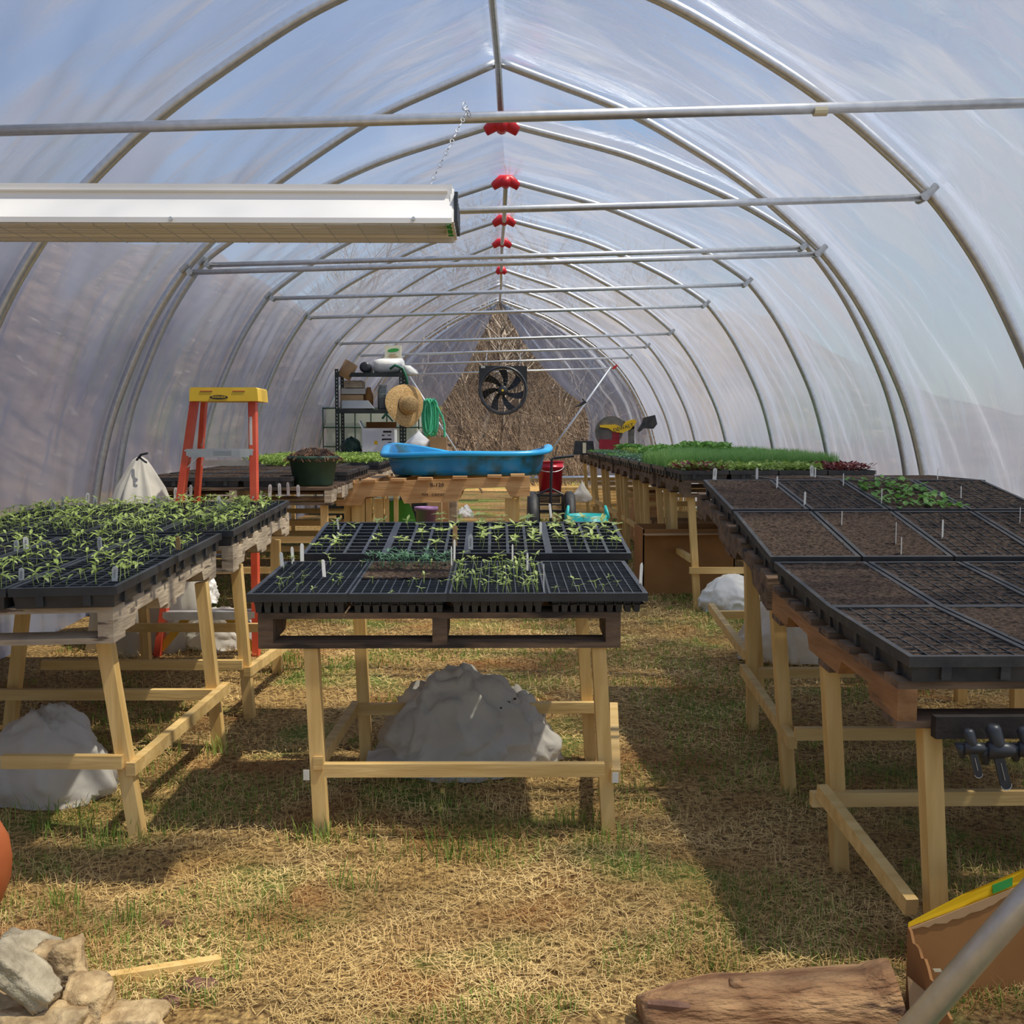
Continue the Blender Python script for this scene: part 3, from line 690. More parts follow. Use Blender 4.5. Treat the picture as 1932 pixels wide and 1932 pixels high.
# right benches
G3 = 'soil-filled trays on the right benches'
kinds = [['c128', 'c1', 'c128', 'c1'], ['c1', 'c128', 'c128', 'c1'], ['c1', 'c1', 'c128', 'c128'], ['c1', 'c128', 'c1', 'c128'], ]
ys = [2.15, 2.69, 3.27, 3.82]
for r in range(4):
    for c in range(4):
        if r == 0 and c > 1: continue
        x = .825+.14+.281*c; k = kinds[r][c]; soil = ('mid' if k == 'c128' else 'full')+str((r*2+c) % 3)
        desc = 'gridded cell tray of dark soil' if k == 'c128' else 'tray levelled full with dark soil'
        if r == 3 and c == 2: desc = 'soil tray speckled with small leafy sprouts'
        t = tray(x, ys[r], SR, k, soil, '%s, right benches, %s row, %s from the aisle' % (desc, ['nearest', 'second', 'third', 'fourth'][r], ORD[c]), G3)
        if r == 3 and c == 2: o = inst(ST['few'], 'leafy_seedlings', t, Matrix.Identity(4)); o['kind'] = 'stuff'
for c, x in enumerate((1.30, 1.58, 1.86)):
    t = tray(x, 4.42, lambda a, b: SR(a, 4.3), 'c1', 'full%d' % c, 'black-edged soil tray at the very back of the right benches, %s' % ['nearest the aisle', 'the middle one', 'nearest the film wall'][c], G3)
# far right row
G4 = 'trays of greens in the far right row'
rows = [['redl+lime', 'lime', 'lime', 'redl'], ['onion0', 'onion1', 'onion0', 'onion1'], ['onion1', 'onion0', 'onion1', 'onion0'], ['dusty', 'onion0', 'onion1', 'brass'], ['dusty', 'brass', 'brass_t', 'onion0'],
        ['dusty', 'brass', 'brass_t', 'brass'], ['few', 'brass', 'brass', 'brass'], ['dusty', 'pale', 'pale', 'brass'], ['dusty', 'pale', 'brass', 'pale'], ['few', 'brass', 'pale', 'few']]
wd = {'redl+lime': 'mixed lettuce', 'lime': 'lime green lettuce', 'redl': 'dark red lettuce', 'onion0': 'grassy onion seedlings', 'onion1': 'grassy onion seedlings', 'brass': 'dark leafy greens', 'brass_t': 'tall dark greens', 'dusty': 'grey-green small leaves', 'pale': 'pale leafy greens', 'few': 'scattered small leaves'}
for r, row in enumerate(rows):
    for c, k in enumerate(row):
        t = tray(1.19+.281*c-.006*r, 6.19+.575*r, SFR, 'c72' if r else 'c1', 'low%d' % (c % 3), 'tray of %s, far right row, rank %s, %s from the aisle' % (wd[k], ORD[r], ORD[c]), G4)
        for kk in k.split('+'):
            o = inst(ST[kk], 'young_greens', t, Matrix.Identity(4)); o['kind'] = 'stuff'
G5 = 'trays on the left row behind the ladder'
for r in range(7):
    for c in range(3):
        green = r > 3 or (r == 3 and c == 1)
        k = 'few' if green and r < 5 else 'pale'
        t = tray(-1.83+.285*c, 6.02+.60*r, SLB, 'c1' if not green else 'c72', 'full%d' % (c % 3), 'tray of %s behind the ladder, %s row back, %s from the film' % ('young greens' if green else 'bare dark soil', ORD[r], ORD[c]), G5)
        if green: o = inst(ST['pale'], 'young_greens', t, Matrix.Identity(4)); o['kind'] = 'stuff'
for c in range(2):
    t = tray(-1.05, 6.75+.6*c+.0, SLB, 'c1', 'full1', 'tray of bare dark soil, %s behind the dark green pot' % ORD[c], G5)
for c in range(3):
    t = tray(-1.04, 8.5+.58*c, SLB, 'c72', 'low1', 'tray of young greens, %s along the aisle edge left of the blue tub' % ORD[c], G5); inst(ST['pale'], 'young_greens', t, Matrix.Identity(4))['kind'] = 'stuff'

# ------------------------------------------------------------------ plant tags
tag_me = MB(); hw = .008
tag_me.prism([(-hw, 0), (hw, 0), (hw, .075), (hw*.7, .083), (0, .087), (-hw*.7, .083), (-hw, .075)], lambda u, v: (u, -.0005, v), lambda u, v: (u, .0005, v))
TAGM = tag_me.mesh('plant_tag', M['white_tag'])
wt = MB(); wt.prism([(-hw, 0), (hw, 0), (hw, .09), (0, .096), (-hw, .09)], lambda u, v: (u, -.0009, v), lambda u, v: (u, .0009, v)); WTAG = wt.mesh('plant_tag', M['wood_tag'])
scr = MB(); rgs = random.Random(3)
for i in range(7):
    z = .03+i*.006; scr.box(-.004+rgs.uniform(0, .002), .004-rgs.uniform(0, .003), -.0009, -.0005, z, z+.0018)
SCRM = scr.mesh('tag_writing', M['ink'])
def put_tag(px, py, ph, surf, label, group, wood=False, turn=None, lean=None, write=True):
    p = hit(px, py, lambda x, y: surf(x, y)+RIM-.004)
    s = F/p.y; h = ph/s/.087
    o = bpy.data.objects.new('plant_tag', WTAG if wood else TAGM); COL.objects.link(o)
    o.location = p-Vector((0, 0, .004)); w = 1.0
    o.rotation_euler = (0, lean if lean is not None else random.uniform(-.06, .06), turn if turn is not None else random.uniform(-.4, .4)); o.scale = (w, 1, h)
    tag(o, label, 'plant label', group)
    if write and not wood: inst(SCRM, 'tag_writing', o, Matrix.Identity(4))
LT = [(30, 1043, 27), (50, 1040, 30), (40, 1098, 30), (102, 965, 25), (118, 962, 28), (165, 948, 20), (180, 960, 24), (189, 1040, 30), (216, 1098, 33), (298, 958, 24), (331, 940, 22), (351, 941, 20), (360, 935, 22), (414, 962, 28), (509, 936, 24), (528, 935, 25), (544, 933, 25), (563, 935, 22)]
for i, (a, b, h) in enumerate(LT):
    put_tag(a, b, h, SL, 'white written plant tag on the left benches, %s counting from the left edge' % ORD[i], 'white tags on the left benches')
put_tag(337, 1038, 26, SL, 'short wooden plant stake near the aisle edge of the left benches', None, wood=True)
for i, (a, b, h, l) in enumerate([(533, 1072, 34, -.12), (553, 1064, 36, -.1), (570, 1062, 40, 0), (612, 1090, 38, -.1), (639, 1000, 25, -.3), (852, 1070, 42, 0), (857, 1060, 45, .05), (888, 1040, 34, 0), (967, 1060, 36, 0), (995, 1078, 38, 0), (1020, 1010, 28, 0), (1040, 975, 28, -.2), (1026, 1120, 60, 0), (1208, 1105, 46, .1), (1211, 1108, 50, .05)]):
    put_tag(a, b, h, SC, 'thin white plant tag in the centre bench trays, %s counting from the left' % ORD[i] if i != 7 else 'broad white tag lettered down its face at the middle of the centre bench', 'white tags on the centre bench', turn=(0 if i == 7 else 1.42 if i == 12 else random.uniform(.9, 1.4)), lean=l, write=(i == 7))
put_tag(858, 1030, 38, SC, 'brown wooden stake standing among the centre bench tags', None, wood=True, turn=0)
for i, (a, b, h) in enumerate([(1348, 903, 22), (1428, 902, 22), (1466, 922, 26), (1518, 955, 30), (1532, 898, 22), (1538, 900, 20), (1588, 994, 32), (1591, 917, 26), (1652, 903, 20), (1663, 953, 34), (1690, 1028, 46), (1700, 1050, 40), (1769, 903, 22), (1778, 1017, 40), (1813, 942, 28), (1924, 988, 34)]):
    put_tag(a, b, h, SR, 'white plant tag in the soil trays of the right benches, %s counting from the left' % ORD[i], 'white tags on the right benches', turn=(0 if i in (0, 4) else random.uniform(.7, 1.2)), write=i in (0, 4))

# ------------------------------------------------------------------ cloth heaps, sacks and bags
def blob(name, label, cat, c, size, seed, mat, group=None, amp=.16, sub=5, folds=5.0, top=None, flat=True, parent=None, zmin=None):
    bm = bmesh.new(); bmesh.ops.create_icosphere(bm, subdivisions=sub, radius=1)
    for v in bm.verts:
        p = v.co.copy(); q = p*1.25+Vector((seed, seed*1.7, seed*.6))
        # domain-warped ridges give the creased look of gathered cloth
        w = Vector((noise.noise(q*1.2+Vector((5, 0, 0))), noise.noise(q*1.2+Vector((0, 9, 0))), noise.noise(q*1.2+Vector((0, 0, 13)))))
        g = q+w*1.1; f = noise.noise(q*1.0)
        r1 = (1-abs(noise.noise(Vector((g.x*folds*.42, g.y*folds*.42, g.z*folds*.20)))))**4
        g2 = g+w*.8; r2 = (1-abs(noise.noise(Vector((g2.y*folds*1.0, g2.z*folds*.5, g2.x*folds*1.0)))))**4
        r3 = (1-abs(noise.noise(Vector((g2.x*folds*2.2, g2.z*folds*1.6, g2.y*folds*2.2)))))**3
        k = .88+amp*.9*f+amp*.80*r1+amp*.22*r2+amp*.05*r3
        p = p*k
        if flat: p.x *= 1+.18*max(0, -p.z); p.y *= 1+.18*max(0, -p.z); p.x *= 1-.22*max(0, p.z); p.y *= 1-.22*max(0, p.z)
        if top: p.x *= lerp(p.z, top); p.y *= lerp(p.z, top)
        if p.z < -.45 and flat: p.z = -.45+(p.z+.45)*.12; p.x *= 1.06; p.y *= 1.06
        v.co = Vector((p.x*size[0], p.y*size[1], p.z*size[2]))
    zm = min(v.co.z for v in bm.verts)
    me = bpy.data.meshes.new(name); bm.to_mesh(me); bm.free(); me.materials.append(M[mat]); me.polygons.foreach_set('use_smooth', [True]*len(me.polygons))
    for v in me.vertices: v.co.z -= zm
    o = bpy.data.objects.new(name, me); COL.objects.link(o); o.location = c
    if parent: o.parent = parent; o.location = Vector(c)-parent.location; return o
    return tag(o, label, cat, group)
def gpt(px, py, dz=0, dy=0):
    p = hit(px, py); return (p.x, p.y+dy, ground(0, p.y+dy)-.012+dz)
cl = 'row cover heaps under the benches'
c = gpt(865, 1482, dy=.20)
o = blob('cloth_bundle', 'big crumpled white row cover lying under the centre bench', 'fabric', c, (.245, .17, .215), 2.3, 'cloth', cl, amp=.25, folds=3.4)
o2 = blob('cloth_fold', '', '', (c[0]+.17, c[1]+.02, c[2]+.01), (.15, .12, .155), 8.4, 'cloth', amp=.24, folds=3.4, parent=o)
sp = MB(); rg = random.Random(8)
for i in range(40):
    a = rg.gauss(0, .022); b = rg.gauss(0, .016); p = Vector((c[0]+.13+a, c[1]-.075+rg.gauss(0, .006), c[2]+.225+b)); s_ = rg.uniform(.002, .005); sp.box(p.x-s_, p.x+s_, p.y-s_, p.y+s_, p.z-s_*.6, p.z+s_*.6)
sp.build('mud_specks', M['soil'], o)
mb = MB(); mb.grid(20, 8, lambda u, v: (c[0]-.30+.34*u, c[1]-.16+.12*v+.02*ns(u*5, v*2, 1), c[2]+.02+.05*v+.015*ns(u*9, v*4, 3)+.02*math.sin(u*3.1))); mb.build('cloth_skirt', M['cloth'], o, smooth=True)
c = gpt(55, 1530, dy=.14)
blob('cloth_bundle', 'crumpled white row cover on the grass at the left edge under the near left bench', 'fabric', c, (.19, .16, .19), 5.1, 'cloth', cl, amp=.20, folds=2.8)
c = gpt(385, 1250, dy=.4)
blob('cloth_bundle', 'greyish cloth mound on the grass behind the ladder feet', 'fabric', c, (.20, .16, .13), 9.2, 'cloth', cl, amp=.2, folds=3)
c = at(372, 1140, 5.6)
blob('cloth_bundle', 'bright white cloth bunched between the ladder rails below the left benches', 'fabric', (c.x, c.y, c.z), (.09, .08, .13), 4.2, 'cloth_w', cl, amp=.3, folds=4)
MB().box(c.x-.28, c.x+.35, c.y-.1, c.y+.2, ground(0, 5.6)-.01, c.z-.002)
c = gpt(1395, 1170, dy=.25)
blob('cloth_bundle', 'sunlit pale cloth bundle seen between the legs of the right benches', 'fabric', c, (.185, .15, .155), 6.6, 'cloth_w', cl, amp=.13, folds=2.4)
c = gpt(1505, 1258, dy=.15)
blob('cloth_bundle', 'shaded grey-white row cover heap under the second right bench', 'fabric', c, (.20, .17, .215), 3.7, 'cloth', cl, amp=.24, folds=3.2)
# tall draped row cover, left
p = at(266, 935, 5.35); gz = ground(0, 5.35)
t = thing('draped_row_cover', 'cream row cover standing in a cone shape behind the left benches, tied at its tip', 'fabric', (p.x, p.y, gz))
top = at(258, 862, 5.35).z
def cone(a, h):
    return .10*math.sin(a*7+h*2)+.06*math.sin(a*13+1)
mb = MB(); H = top-gz
mb.lathe([(.26, gz-.005), (.22, gz+H*.35), (.155, gz+H*.68), (.105, gz+H*.84), (.05, gz+H*.95), (.030, gz+H*.985), (.012, gz+H)], 60, (p.x, p.y, 0), wob=cone)
mb.build('drape', M['sack'], t, smooth=True)
MB().tube([at(258, 868, 5.28), at(266, 858, 5.26), at(279, 855, 5.25)], .006, 6).tube([at(262, 862, 5.28), at(272, 870, 5.24), at(277, 873, 5.24)], .005, 6).build('tie', M['black'], t)
p = at(225, 905, 5.6)
blob('cloth_bundle', 'second cream cloth peak between the draped cover and the hoop foot, far left', 'fabric', (p.x, 5.6, ground(0, 5.6)-.01), (.14, .14, .52), 1.9, 'sack', None, amp=.12, folds=3)

# ------------------------------------------------------------------ hanging grow light
YL = 2.42
t = thing('grow_light', 'long white fluorescent grow light hung on a chain at the upper left', 'lamp', (-.75, YL+.12, at(600, 455, YL).z))
xr = at(852, 400, YL).x; xl = -1.55
zt, zk, zl, zb = at(800, 347, YL+.03).z, at(800, 372, YL+.02).z, at(800, 411, YL).z, at(800, 421, YL).z
prof = [(YL+.035, zt), (YL+.035, zk), (YL, zl), (YL, zb), (YL+.004, zb), (YL+.004, zl), (YL+.04, zk), (YL+.05, zt-.004), (YL+.19, zt-.004), (YL+.20, zk), (YL+.236, zl), (YL+.236, zb), (YL+.24, zb), (YL+.24, zl), (YL+.205, zk), (YL+.205, zt)]
mb = MB(); mb.prism(prof, lambda u, v: (xl, u, v), lambda u, v: (xr, u, v)); mb.build('hood', M['white_metal'], t)
MB().box(xl, xr-.01, YL+.03, YL+.21, zk+.012, zk+.016).build('reflector', M['refl'], t)
for i in range(4):
    y = YL+.035+.05*i; MB().tube([(xl, y+.012, zl+.006), (xr-.02, y+.012, zl+.006)], .0085, 10).build('fluorescent_tube', M['tube'], t, smooth=True)
mb = MB()
for y in (YL+.008, YL+.06, YL+.12, YL+.18, YL+.232): mb.tube([(xl, y, zb-.002), (xr-.005, y, zb-.002)], .0009, 4)
x = xr-.06
while x > xl:
    mb.tube([(x, YL+.0, zb), (x, YL+.01, zb-.004), (x, YL+.23, zb-.004), (x, YL+.24, zb)], .0011, 4); x -= .072
mb.build('wire_guard', M['alu'], t)
mb = MB(); mb.prism([(YL+.04, zt-.008), (YL+.008, zb+.004), (YL+.232, zb+.004), (YL+.20, zt-.008)], lambda u, v: (xr-.004, u, v), lambda u, v: (xr+.004, u, v)); mb.build('end_plate', M['white_metal'], t)
mb = MB()
for i in range(5): mb.box(xr+.004, xr+.012, YL+.02+.042*i, YL+.036+.042*i, zb+.008, zk+.004)
mb.box(xr+.002, xr+.012, YL+.05, YL+.075, zk+.002, zt-.012); mb.build('end_sockets', M['black'], t)
mb = MB()
for i in range(4): mb.tube([(xr-.014, YL+.03+.045*i, zb+.01), (xr-.002, YL+.03+.045*i, zb+.01)], .009, 8)
mb.build('socket_clips', M['lime_mark'], t)
for px in (322, 780):
    q = at(px, 412, YL-.004); MB().tube([(q.x, YL+.001, q.z), (q.x, YL-.006, q.z)], .004, 8).build('screw', M['alu'], t)
a = at(880, 212, 2.93); b = at(804, 338, YL+.10); b.z = zt-.005
ch = thing('hanging_chain', 'thin zinc chain from the nearest cross tie down to the grow light', 'chain', tuple(b)); n = 14
mb = MB()
def link(c, d, q, L=.0125, W=.0052):
    d = d.normalized(); s = d.orthogonal().normalized(); s = Matrix.Rotation(q, 3, d) @ s
    pts = [c+d*L*math.cos(w)+s*W*math.sin(w) for w in [i*math.pi/5 for i in range(11)]]
    mb.tube(pts, .0013, 5, cap=False)
for i in range(n): link(a.lerp(b, (i+.5)/n), b-a, (i % 2)*math.pi/2)
for i in range(4): link(a+Vector((.004*i-.006, -.018+.010*i, .012-.004*i)), Vector((.3, .6, 1-.5*i)), i)
mb.build('links', M['galv'], ch, smooth=True)

# ------------------------------------------------------------------ stepladder
y0 = 5.10
t = thing('stepladder', 'red fibreglass stepladder with yellow top cap standing behind the left benches', 'ladder', (at(390, 1240, y0).x, y0, ground(0, y0)))
zg = ground(0, y0)
fl_, fr_ = at(298, 1245, y0), at(484, 1245, y0); tl, tr = at(368, 752, y0+.02), at(478, 752, y0+.02); fl_.z = fr_.z = zg
def crail(a, b, w, d, up):
    mb = MB(); mb.beam(a, b, w, .006, up=up); 
    return mb
for nm, a, b, s in (('rail', fl_, tl, 1), ('rail', fr_, tr, -1)):
    mb = MB(); mb.beam(a, b, .004+.026, .055, up=(0, 1, 0)); mb.build(nm, M['red'], t)
    for k in (.12, .46, .62, .80): 
        q = a.lerp(b, k); MB().tube([(q.x, q.y-.03, q.z), (q.x, q.y-.034, q.z)], .005, 8).build('rivet', M['alu'], t)
bl, br = at(352, 1150, y0+.50), at(482, 1150, y0+.50); bl.z = br.z = ground(0, y0+.5)
tl2, tr2 = at(386, 750, y0+.14), at(474, 750, y0+.14)
for a, b in ((bl, tl2), (br, tr2)): MB().beam(a, b, .022, .045, up=(0, 1, 0)).build('rear_rail', M['red'], t)
for py, al in ((847, 1), (1153, 1), (1000, 1)):
    q = at(400, py, y0); k = (q.z-zg)/(tl.z-zg); a = fl_.lerp(tl, k); b = fr_.lerp(tr, k)
    mb = MB(); mb.box(a.x, b.x, a.y-.025, a.y+.055, q.z-.004, q.z); mb.box(a.x, b.x, a.y-.028, a.y-.024, q.z-.038, q.z)
    st = mb.build('step', M['alu'], t)
    if py == 847:
        m_ = (a+b)/2; MB().box(m_.x-.03, m_.x+.055, a.y-.0295, a.y-.028, q.z-.031, q.z-.008).build('paper_label', M['white_tag'], st)
    for e, s in ((a, 1), (b, -1)): MB().beam((e.x+s*.055, a.y, q.z-.03), (e.x, a.y-.01, q.z-.085), .015, .005).build('step_brace', M['alu'], t)
q = at(400, 880, y0); a = bl.lerp(tl2, (q.z-zg)/(tl.z-zg)); b = br.lerp(tr2, (q.z-zg)/(tl.z-zg))
MB().beam(a, b, .01, .028).build('rear_crossbar', M['alu'], t)
q = at(400, 1210, y0); 
for s, e, e2 in ((1, fl_, fr_), (-1, fr_, fl_)):
    lo = Vector((e.x+s*.012, e.y+.0, zg+.03)); hi = Vector((e.x+s*.135, e.y+.02, at(0, 1168, y0).z)); MB().beam(lo, hi, .035, .006, up=(0, 1, 0)).build('foot_brace', M['yellow'], t)
a = at(358, 757, y0-.04); b = at(488, 757, y0-.04); h = at(400, 731, y0-.04).z
mb = MB(); mb.prism([(a.x, a.z), (b.x, b.z), (b.x-.004, h-.006), (b.x-.012, h), (a.x+.012, h), (a.x+.003, h-.006)], lambda u, v: (u, y0-.05, v), lambda u, v: (u, y0+.17, v)); cap = mb.build('top_cap', M['yellow'], t)
for s in (.25, .72): x = a.x+(b.x-a.x)*s; MB().box(x-.028, x+.028, y0-.052, y0-.049, h-.020, h-.015).build('cap_slot', M['terra'], t)
cx = a.x+(b.x-a.x)*.43; cz = a.z+.018
mb = MB(); mb.prism([(cx+.042*math.cos(w), cz+.010*math.sin(w)) for w in [i*math.pi/12 for i in range(24)]], lambda u, v: (u, y0-.052, v), lambda u, v: (u, y0-.0495, v)); lg_ = mb.build('oval_logo', M['ink'], t)
tm = text_mb('WERNER', .014); tm.warp(lambda x, y, z: (cx+x*1.15, y0-.0525-z, cz+y)); tm.build('logo_letters', M['yellow'], lg_)
q = at(476, 815, y0); MB().box(q.x-.006, q.x+.006, q.y-.032, q.y-.029, q.z-.06, q.z+.07).build('side_label', M['white_tag'], t)
# left foot clutter: leaning film edge board behind
# ------------------------------------------------------------------ pot with roots
p = at(592, 925, 6.22); z0 = SLB(-1, 6.22)
t = thing('nursery_pot', 'dark green nursery pot heaped with dry brown roots, on the left bench corner', 'pot', (p.x, 6.22, z0+.001), None)
r1 = 47/(F/6.22); mb = MB(); z0 += .001
mb.lathe([(r1*.74, z0), (r1*.78, z0+.01), (r1*.95, z0+.145), (r1*1.03, z0+.147), (r1*1.03, z0+.168), (r1*.97, z0+.168), (r1*.93, z0+.14), (.001, z0+.135)], 32, (p.x, 6.22, 0)); mb.build('pot_body', M['pot_green'], t, smooth=True)
rg = random.Random(4); mb = MB(); mb.lathe([(r1*.93, z0+.14), (r1*.8, z0+.175), (r1*.5, z0+.20), (.001, z0+.215)], 24, (p.x, 6.22, 0), wob=lambda a, h: .12*math.sin(a*5)+.08*math.sin(a*11+h*60)); mb.build('soil_heap', M['soil'], t)
mb = MB()
for i in range(420):
    a = rg.uniform(0, 6.28); r = r1*1.02*math.sqrt(rg.random()); z = z0+.20-.06*(r/r1)**2; b = rg.uniform(0, 6.28); L = rg.uniform(.02, .05)
    x = p.x+r*math.cos(a); y = 6.22+r*math.sin(a); mb.tube([(x, y, z), (x+L*.5*math.cos(b), y+L*.5*math.sin(b), z+rg.uniform(.002, .022)), (x+L*math.cos(b), y+L*math.sin(b), z-.005)], .0018, 3)
o = mb.build('dry_roots', M['roots'], t); o['kind'] = 'stuff'

# ------------------------------------------------------------------ pallet table, blue tub
yp = 6.9; S = F/yp
X = lambda px, y=yp: at(px, 900, y).x
Z = lambda py, y=yp: at(900, py, y).z
t = thing('pallet_table', 'fresh wood pallet on board legs carrying the blue tub', 'table', (X(820), yp+.4, ground(0, 7.3)))
zt = Z(905); zb = Z(948)
xa, xb = X(634), X(1000)
for yy in (yp, yp+.42, yp+.86):
    mb = MB(); poly = [(0, 0), (.13, 0), (.15, .35), (.33, .35), (.35, 0), (.63, 0), (.65, .45), (.67, .55), (.87, .55), (.90, .12), (1, .12), (1, 1), (0, 1)]
    f = lambda u, v: (xa+(xb-xa)*u, zb+(zt-zb)*v+.05*(u-.5)*.9)
    # convex strips
    xs = [0, .13, .15, .33, .35, .63, .65, .67, .87, .90, 1]; lo = [0, 0, .35, .35, 0, 0, .45, .55, .55, .12, .12]
    for (u0, l0), (u1, l1) in zip(zip(xs, lo), zip(xs[1:], lo[1:])):
        q = [f(u0, l0), f(u1, l1), f(u1, 1), f(u0, 1)]; mb.prism(q, lambda a, b: (a, yy, b), lambda a, b: (a, yy+.04, b))
    st = mb.build('stringer', M['fresh_wood'], t)
    if yy == yp:
        for tx, u, v, s in (('B-120', .52, .76, .034), ('FOR - C/B/P/ET', .50, .34, .020)):
            tm = text_mb(tx, s); q = f(u, v); tm.warp(lambda x, y, z: (q[0]+x*1.1, yp-.001-z, q[1]+y)); tm.build('stencil_letters', M['dark_hole'], st)
for i, u in enumerate((.02, .13, .28, .42, .60, .78, .90)):
    x = xa+(xb-xa)*u; z = zt+.05*(u-.5)*.9; MB().box(x, x+.09, yp-.02, yp+.92, z, z+.016).build('deck_board', M['fresh_wood'], t)
for a, b in ((661, 686), (688, 699), (704, 721), (724, 732), (741, 749), (953, 975)):
    MB().box(X(a), X(b), yp+.05, yp+.09, ground(0, yp)-.01, zb+.02).build('leg_board', M['pine'], t)
for x in (xa+.04, xb-.1): MB().box(x, x+.05, yp+.80, yp+.85, ground(0, yp)-.01, zb+.02).build('leg_board', M['pine'], t)
yt = 7.38; cx_, hx = at(881, 870, yt).x, (1043-720)/2/(F/yt); zb0 = zt+.040
t = thing('plastic_tub', 'muddy blue plastic tub with a wavy rim on the pallet table', 'tub', (cx_, yt, zb0))
def ring(r, z, k=64, wv=0):
    out = []
    for j in range(k):
        a = 2*math.pi*j/k; ex = 3.2; c_, s_ = math.cos(a), math.sin(a)
        q = (abs(c_)**ex+abs(s_)**ex)**(-1/ex)
        out.append((cx_+hx*r*q*c_, yt+.40*r*q*s_, z+wv*(.020*math.sin(a*3+.6)+.028*math.sin(a*2+2.2))))
    return out
Hh = at(881, 852, 7.0).z-zb0
prf = [(.84, -.02, 0), (.87, .01, 0), (.895, Hh*.6, .6), (.905, Hh*.84, 1), (.985, Hh*.84, 1), (1.0, Hh*.92, 1), (.985, Hh*1.04, 1), (.94, Hh*1.08, 1), (.90, Hh*1.0, 1), (.86, Hh*.6, .6), (.80, .01, 0)]
def loft(rings):
    mb = MB(); k = len(rings[0]); vs = sum(rings, []); fs = []
    for i in range(len(rings)-1):
        for j in range(k): fs.append((i*k+j, i*k+(j+1) % k, (i+1)*k+(j+1) % k, (i+1)*k+j))
    mb.add(vs, fs); return mb
rs = [ring(r, zb0+h, wv=w) for r, h, w in prf]
mb = loft(rs[:5]+[]); mb.f.append(tuple(range(64))[::-1]); mb.build('tub_wall', M['blue'], t, smooth=True)
loft(rs[4:9]).build('tub_rim', M['rim_blue'], t, smooth=True)
mb = loft(rs[8:]); mb.f.append(tuple(range(128, 192))); mb.build('tub_inside', M['blue'], t, smooth=True)

# ------------------------------------------------------------------ red pail on a two-wheeled cart
yc = 8.6
t = thing('hand_cart', 'black two-wheeled cart with an upright handle, right of the pallet table', 'cart', (at(1040, 970, yc).x, yc, ground(0, yc)))
for px in (1005, 1074):
    p = at(px, 960, yc); r = .20; cz = ground(0, yc)+r+.06
    r = cz-ground(0, yc)
    mb = MB(); mb.lathe([(r*.45, -.035), (r*.9, -.04), (r, -.02), (r, .02), (r*.9, .04), (r*.45, .035)], 28, (p.x, yc, cz), axis='x'); w = mb.build('wheel', M['black_dull'], t, smooth=True)
    MB().lathe([(.02, -.05), (.06, -.045), (.06, .045), (.02, .05)], 14, (p.x, yc, cz), axis='x').build('hub', M['alu'], w, smooth=True)
p = at(1040, 925, yc-.05)
mb = MB(); hd = at(1041, 866, yc-.1); mb.tube([at(1039, 985, yc-.1), at(1039, 925, yc-.1), hd, hd+Vector((.03, 0, .01)), at(1083, 860, yc-.1)], .011, 8); mb.build('handle', M['black'], t)
mb = MB(); yq = yc-.08
for s in (1016, 1061): mb.tube([at(1039, 922, yq), at(s, 932, yq), at(s+1, 985, yq)], .010, 8)
mb.tube([at(1016, 935, yq), at(1061, 935, yq)], .008, 6); mb.tube([at(1016, 952, yq), at(1061, 952, yq)], .008, 6); mb.tube([at(1000, 965, yc), at(1080, 965, yc)], .012, 8); mb.build('frame', M['black'], t)
MB().box(at(1018, 0, yc).x, at(1060, 0, yc).x, yc-.02, yc+.3, at(0, 950, yc).z, at(0, 930, yc).z-.004).build('deck', M['old_wood'], t)
z = at(1038, 930, yc).z; p = at(1038, 925, yc+.13); r = 25.5/(F/(yc+.13)); zz = at(0, 872, yc+.02).z
t = thing('pail', 'red plastic pail standing on the hand cart', 'bucket', (p.x, p.y, z))
MB().lathe([(r*.80, z), (r*.93, zz-.05), (r*.99, zz-.048), (r*.99, zz-.035), (r*.95, zz-.035), (r, zz), (r*1.03, zz+.004), (r*.96, zz+.004), (r*.93, zz-.02), (r*.78, z+.01), (.001, z+.01)], 32, (p.x, p.y, 0)).build('pail_body', M['bucket_red'], t, smooth=True)
MB().tube([(p.x+r*1.02*math.cos(a), p.y+r*1.02*math.sin(a)*1.0, zz-.03-.05*abs(math.sin(a))) for a in [math.pi+i*math.pi/10 for i in range(11)]], .003, 5).build('bail', M['alu'], t)

# ------------------------------------------------------------------ hanging fan
yf_ = 15.02; s = F/yf_
c = at(949, 737, yf_); rr = 43/s
t = thing('hanging_fan', 'black shrouded circulation fan hooked over a far cross tie', 'fan', (c.x, yf_, c.z))
n = 40; z1 = at(0, 690, yf_).z; hwf = 45/s
mb = MB(); outer = []
for i in range(n+1):
    a = math.pi+math.pi*i/n; outer.append((c.x+rr*1.04*math.cos(a), c.z+rr*1.04*math.sin(a)))
mb2 = []
# housing: plate with a round hole
ho = [(c.x-hwf, z1)]+[(c.x-hwf*.98, c.z+.05)]+outer+[(c.x+hwf*.98, c.z+.05), (c.x+hwf, z1)]
K = 64; vs = []; fs = []
def onpoly(a):
    d = Vector((math.cos(a), math.sin(a)))
    if d.y < 0: r_ = rr*1.06
    else: r_ = min(hwf/max(abs(d.x), 1e-4), (z1-c.z)/max(d.y, 1e-4))
    r_ = max(r_, rr*1.06) if d.y >= 0 and r_ < rr*1.06 and abs(d.x) > .5 else r_
    return r_
for j in range(K):
    a = 2*math.pi*j/K; co, si = math.cos(a), math.sin(a); ro = max(onpoly(a), rr*1.02)
    for yy in (-.07, .07):
        vs += [(c.x+rr*co, yf_+yy, c.z+rr*si), (c.x+ro*co, yf_+yy, c.z+ro*si)]
for j in range(K):
    k = (j+1) % K; a, b = j*4, k*4
    fs += [(a, b, b+1, a+1), (a+2, a+3, b+3, b+2), (a, a+2, b+2, b), (a+1, b+1, b+3, a+3)]
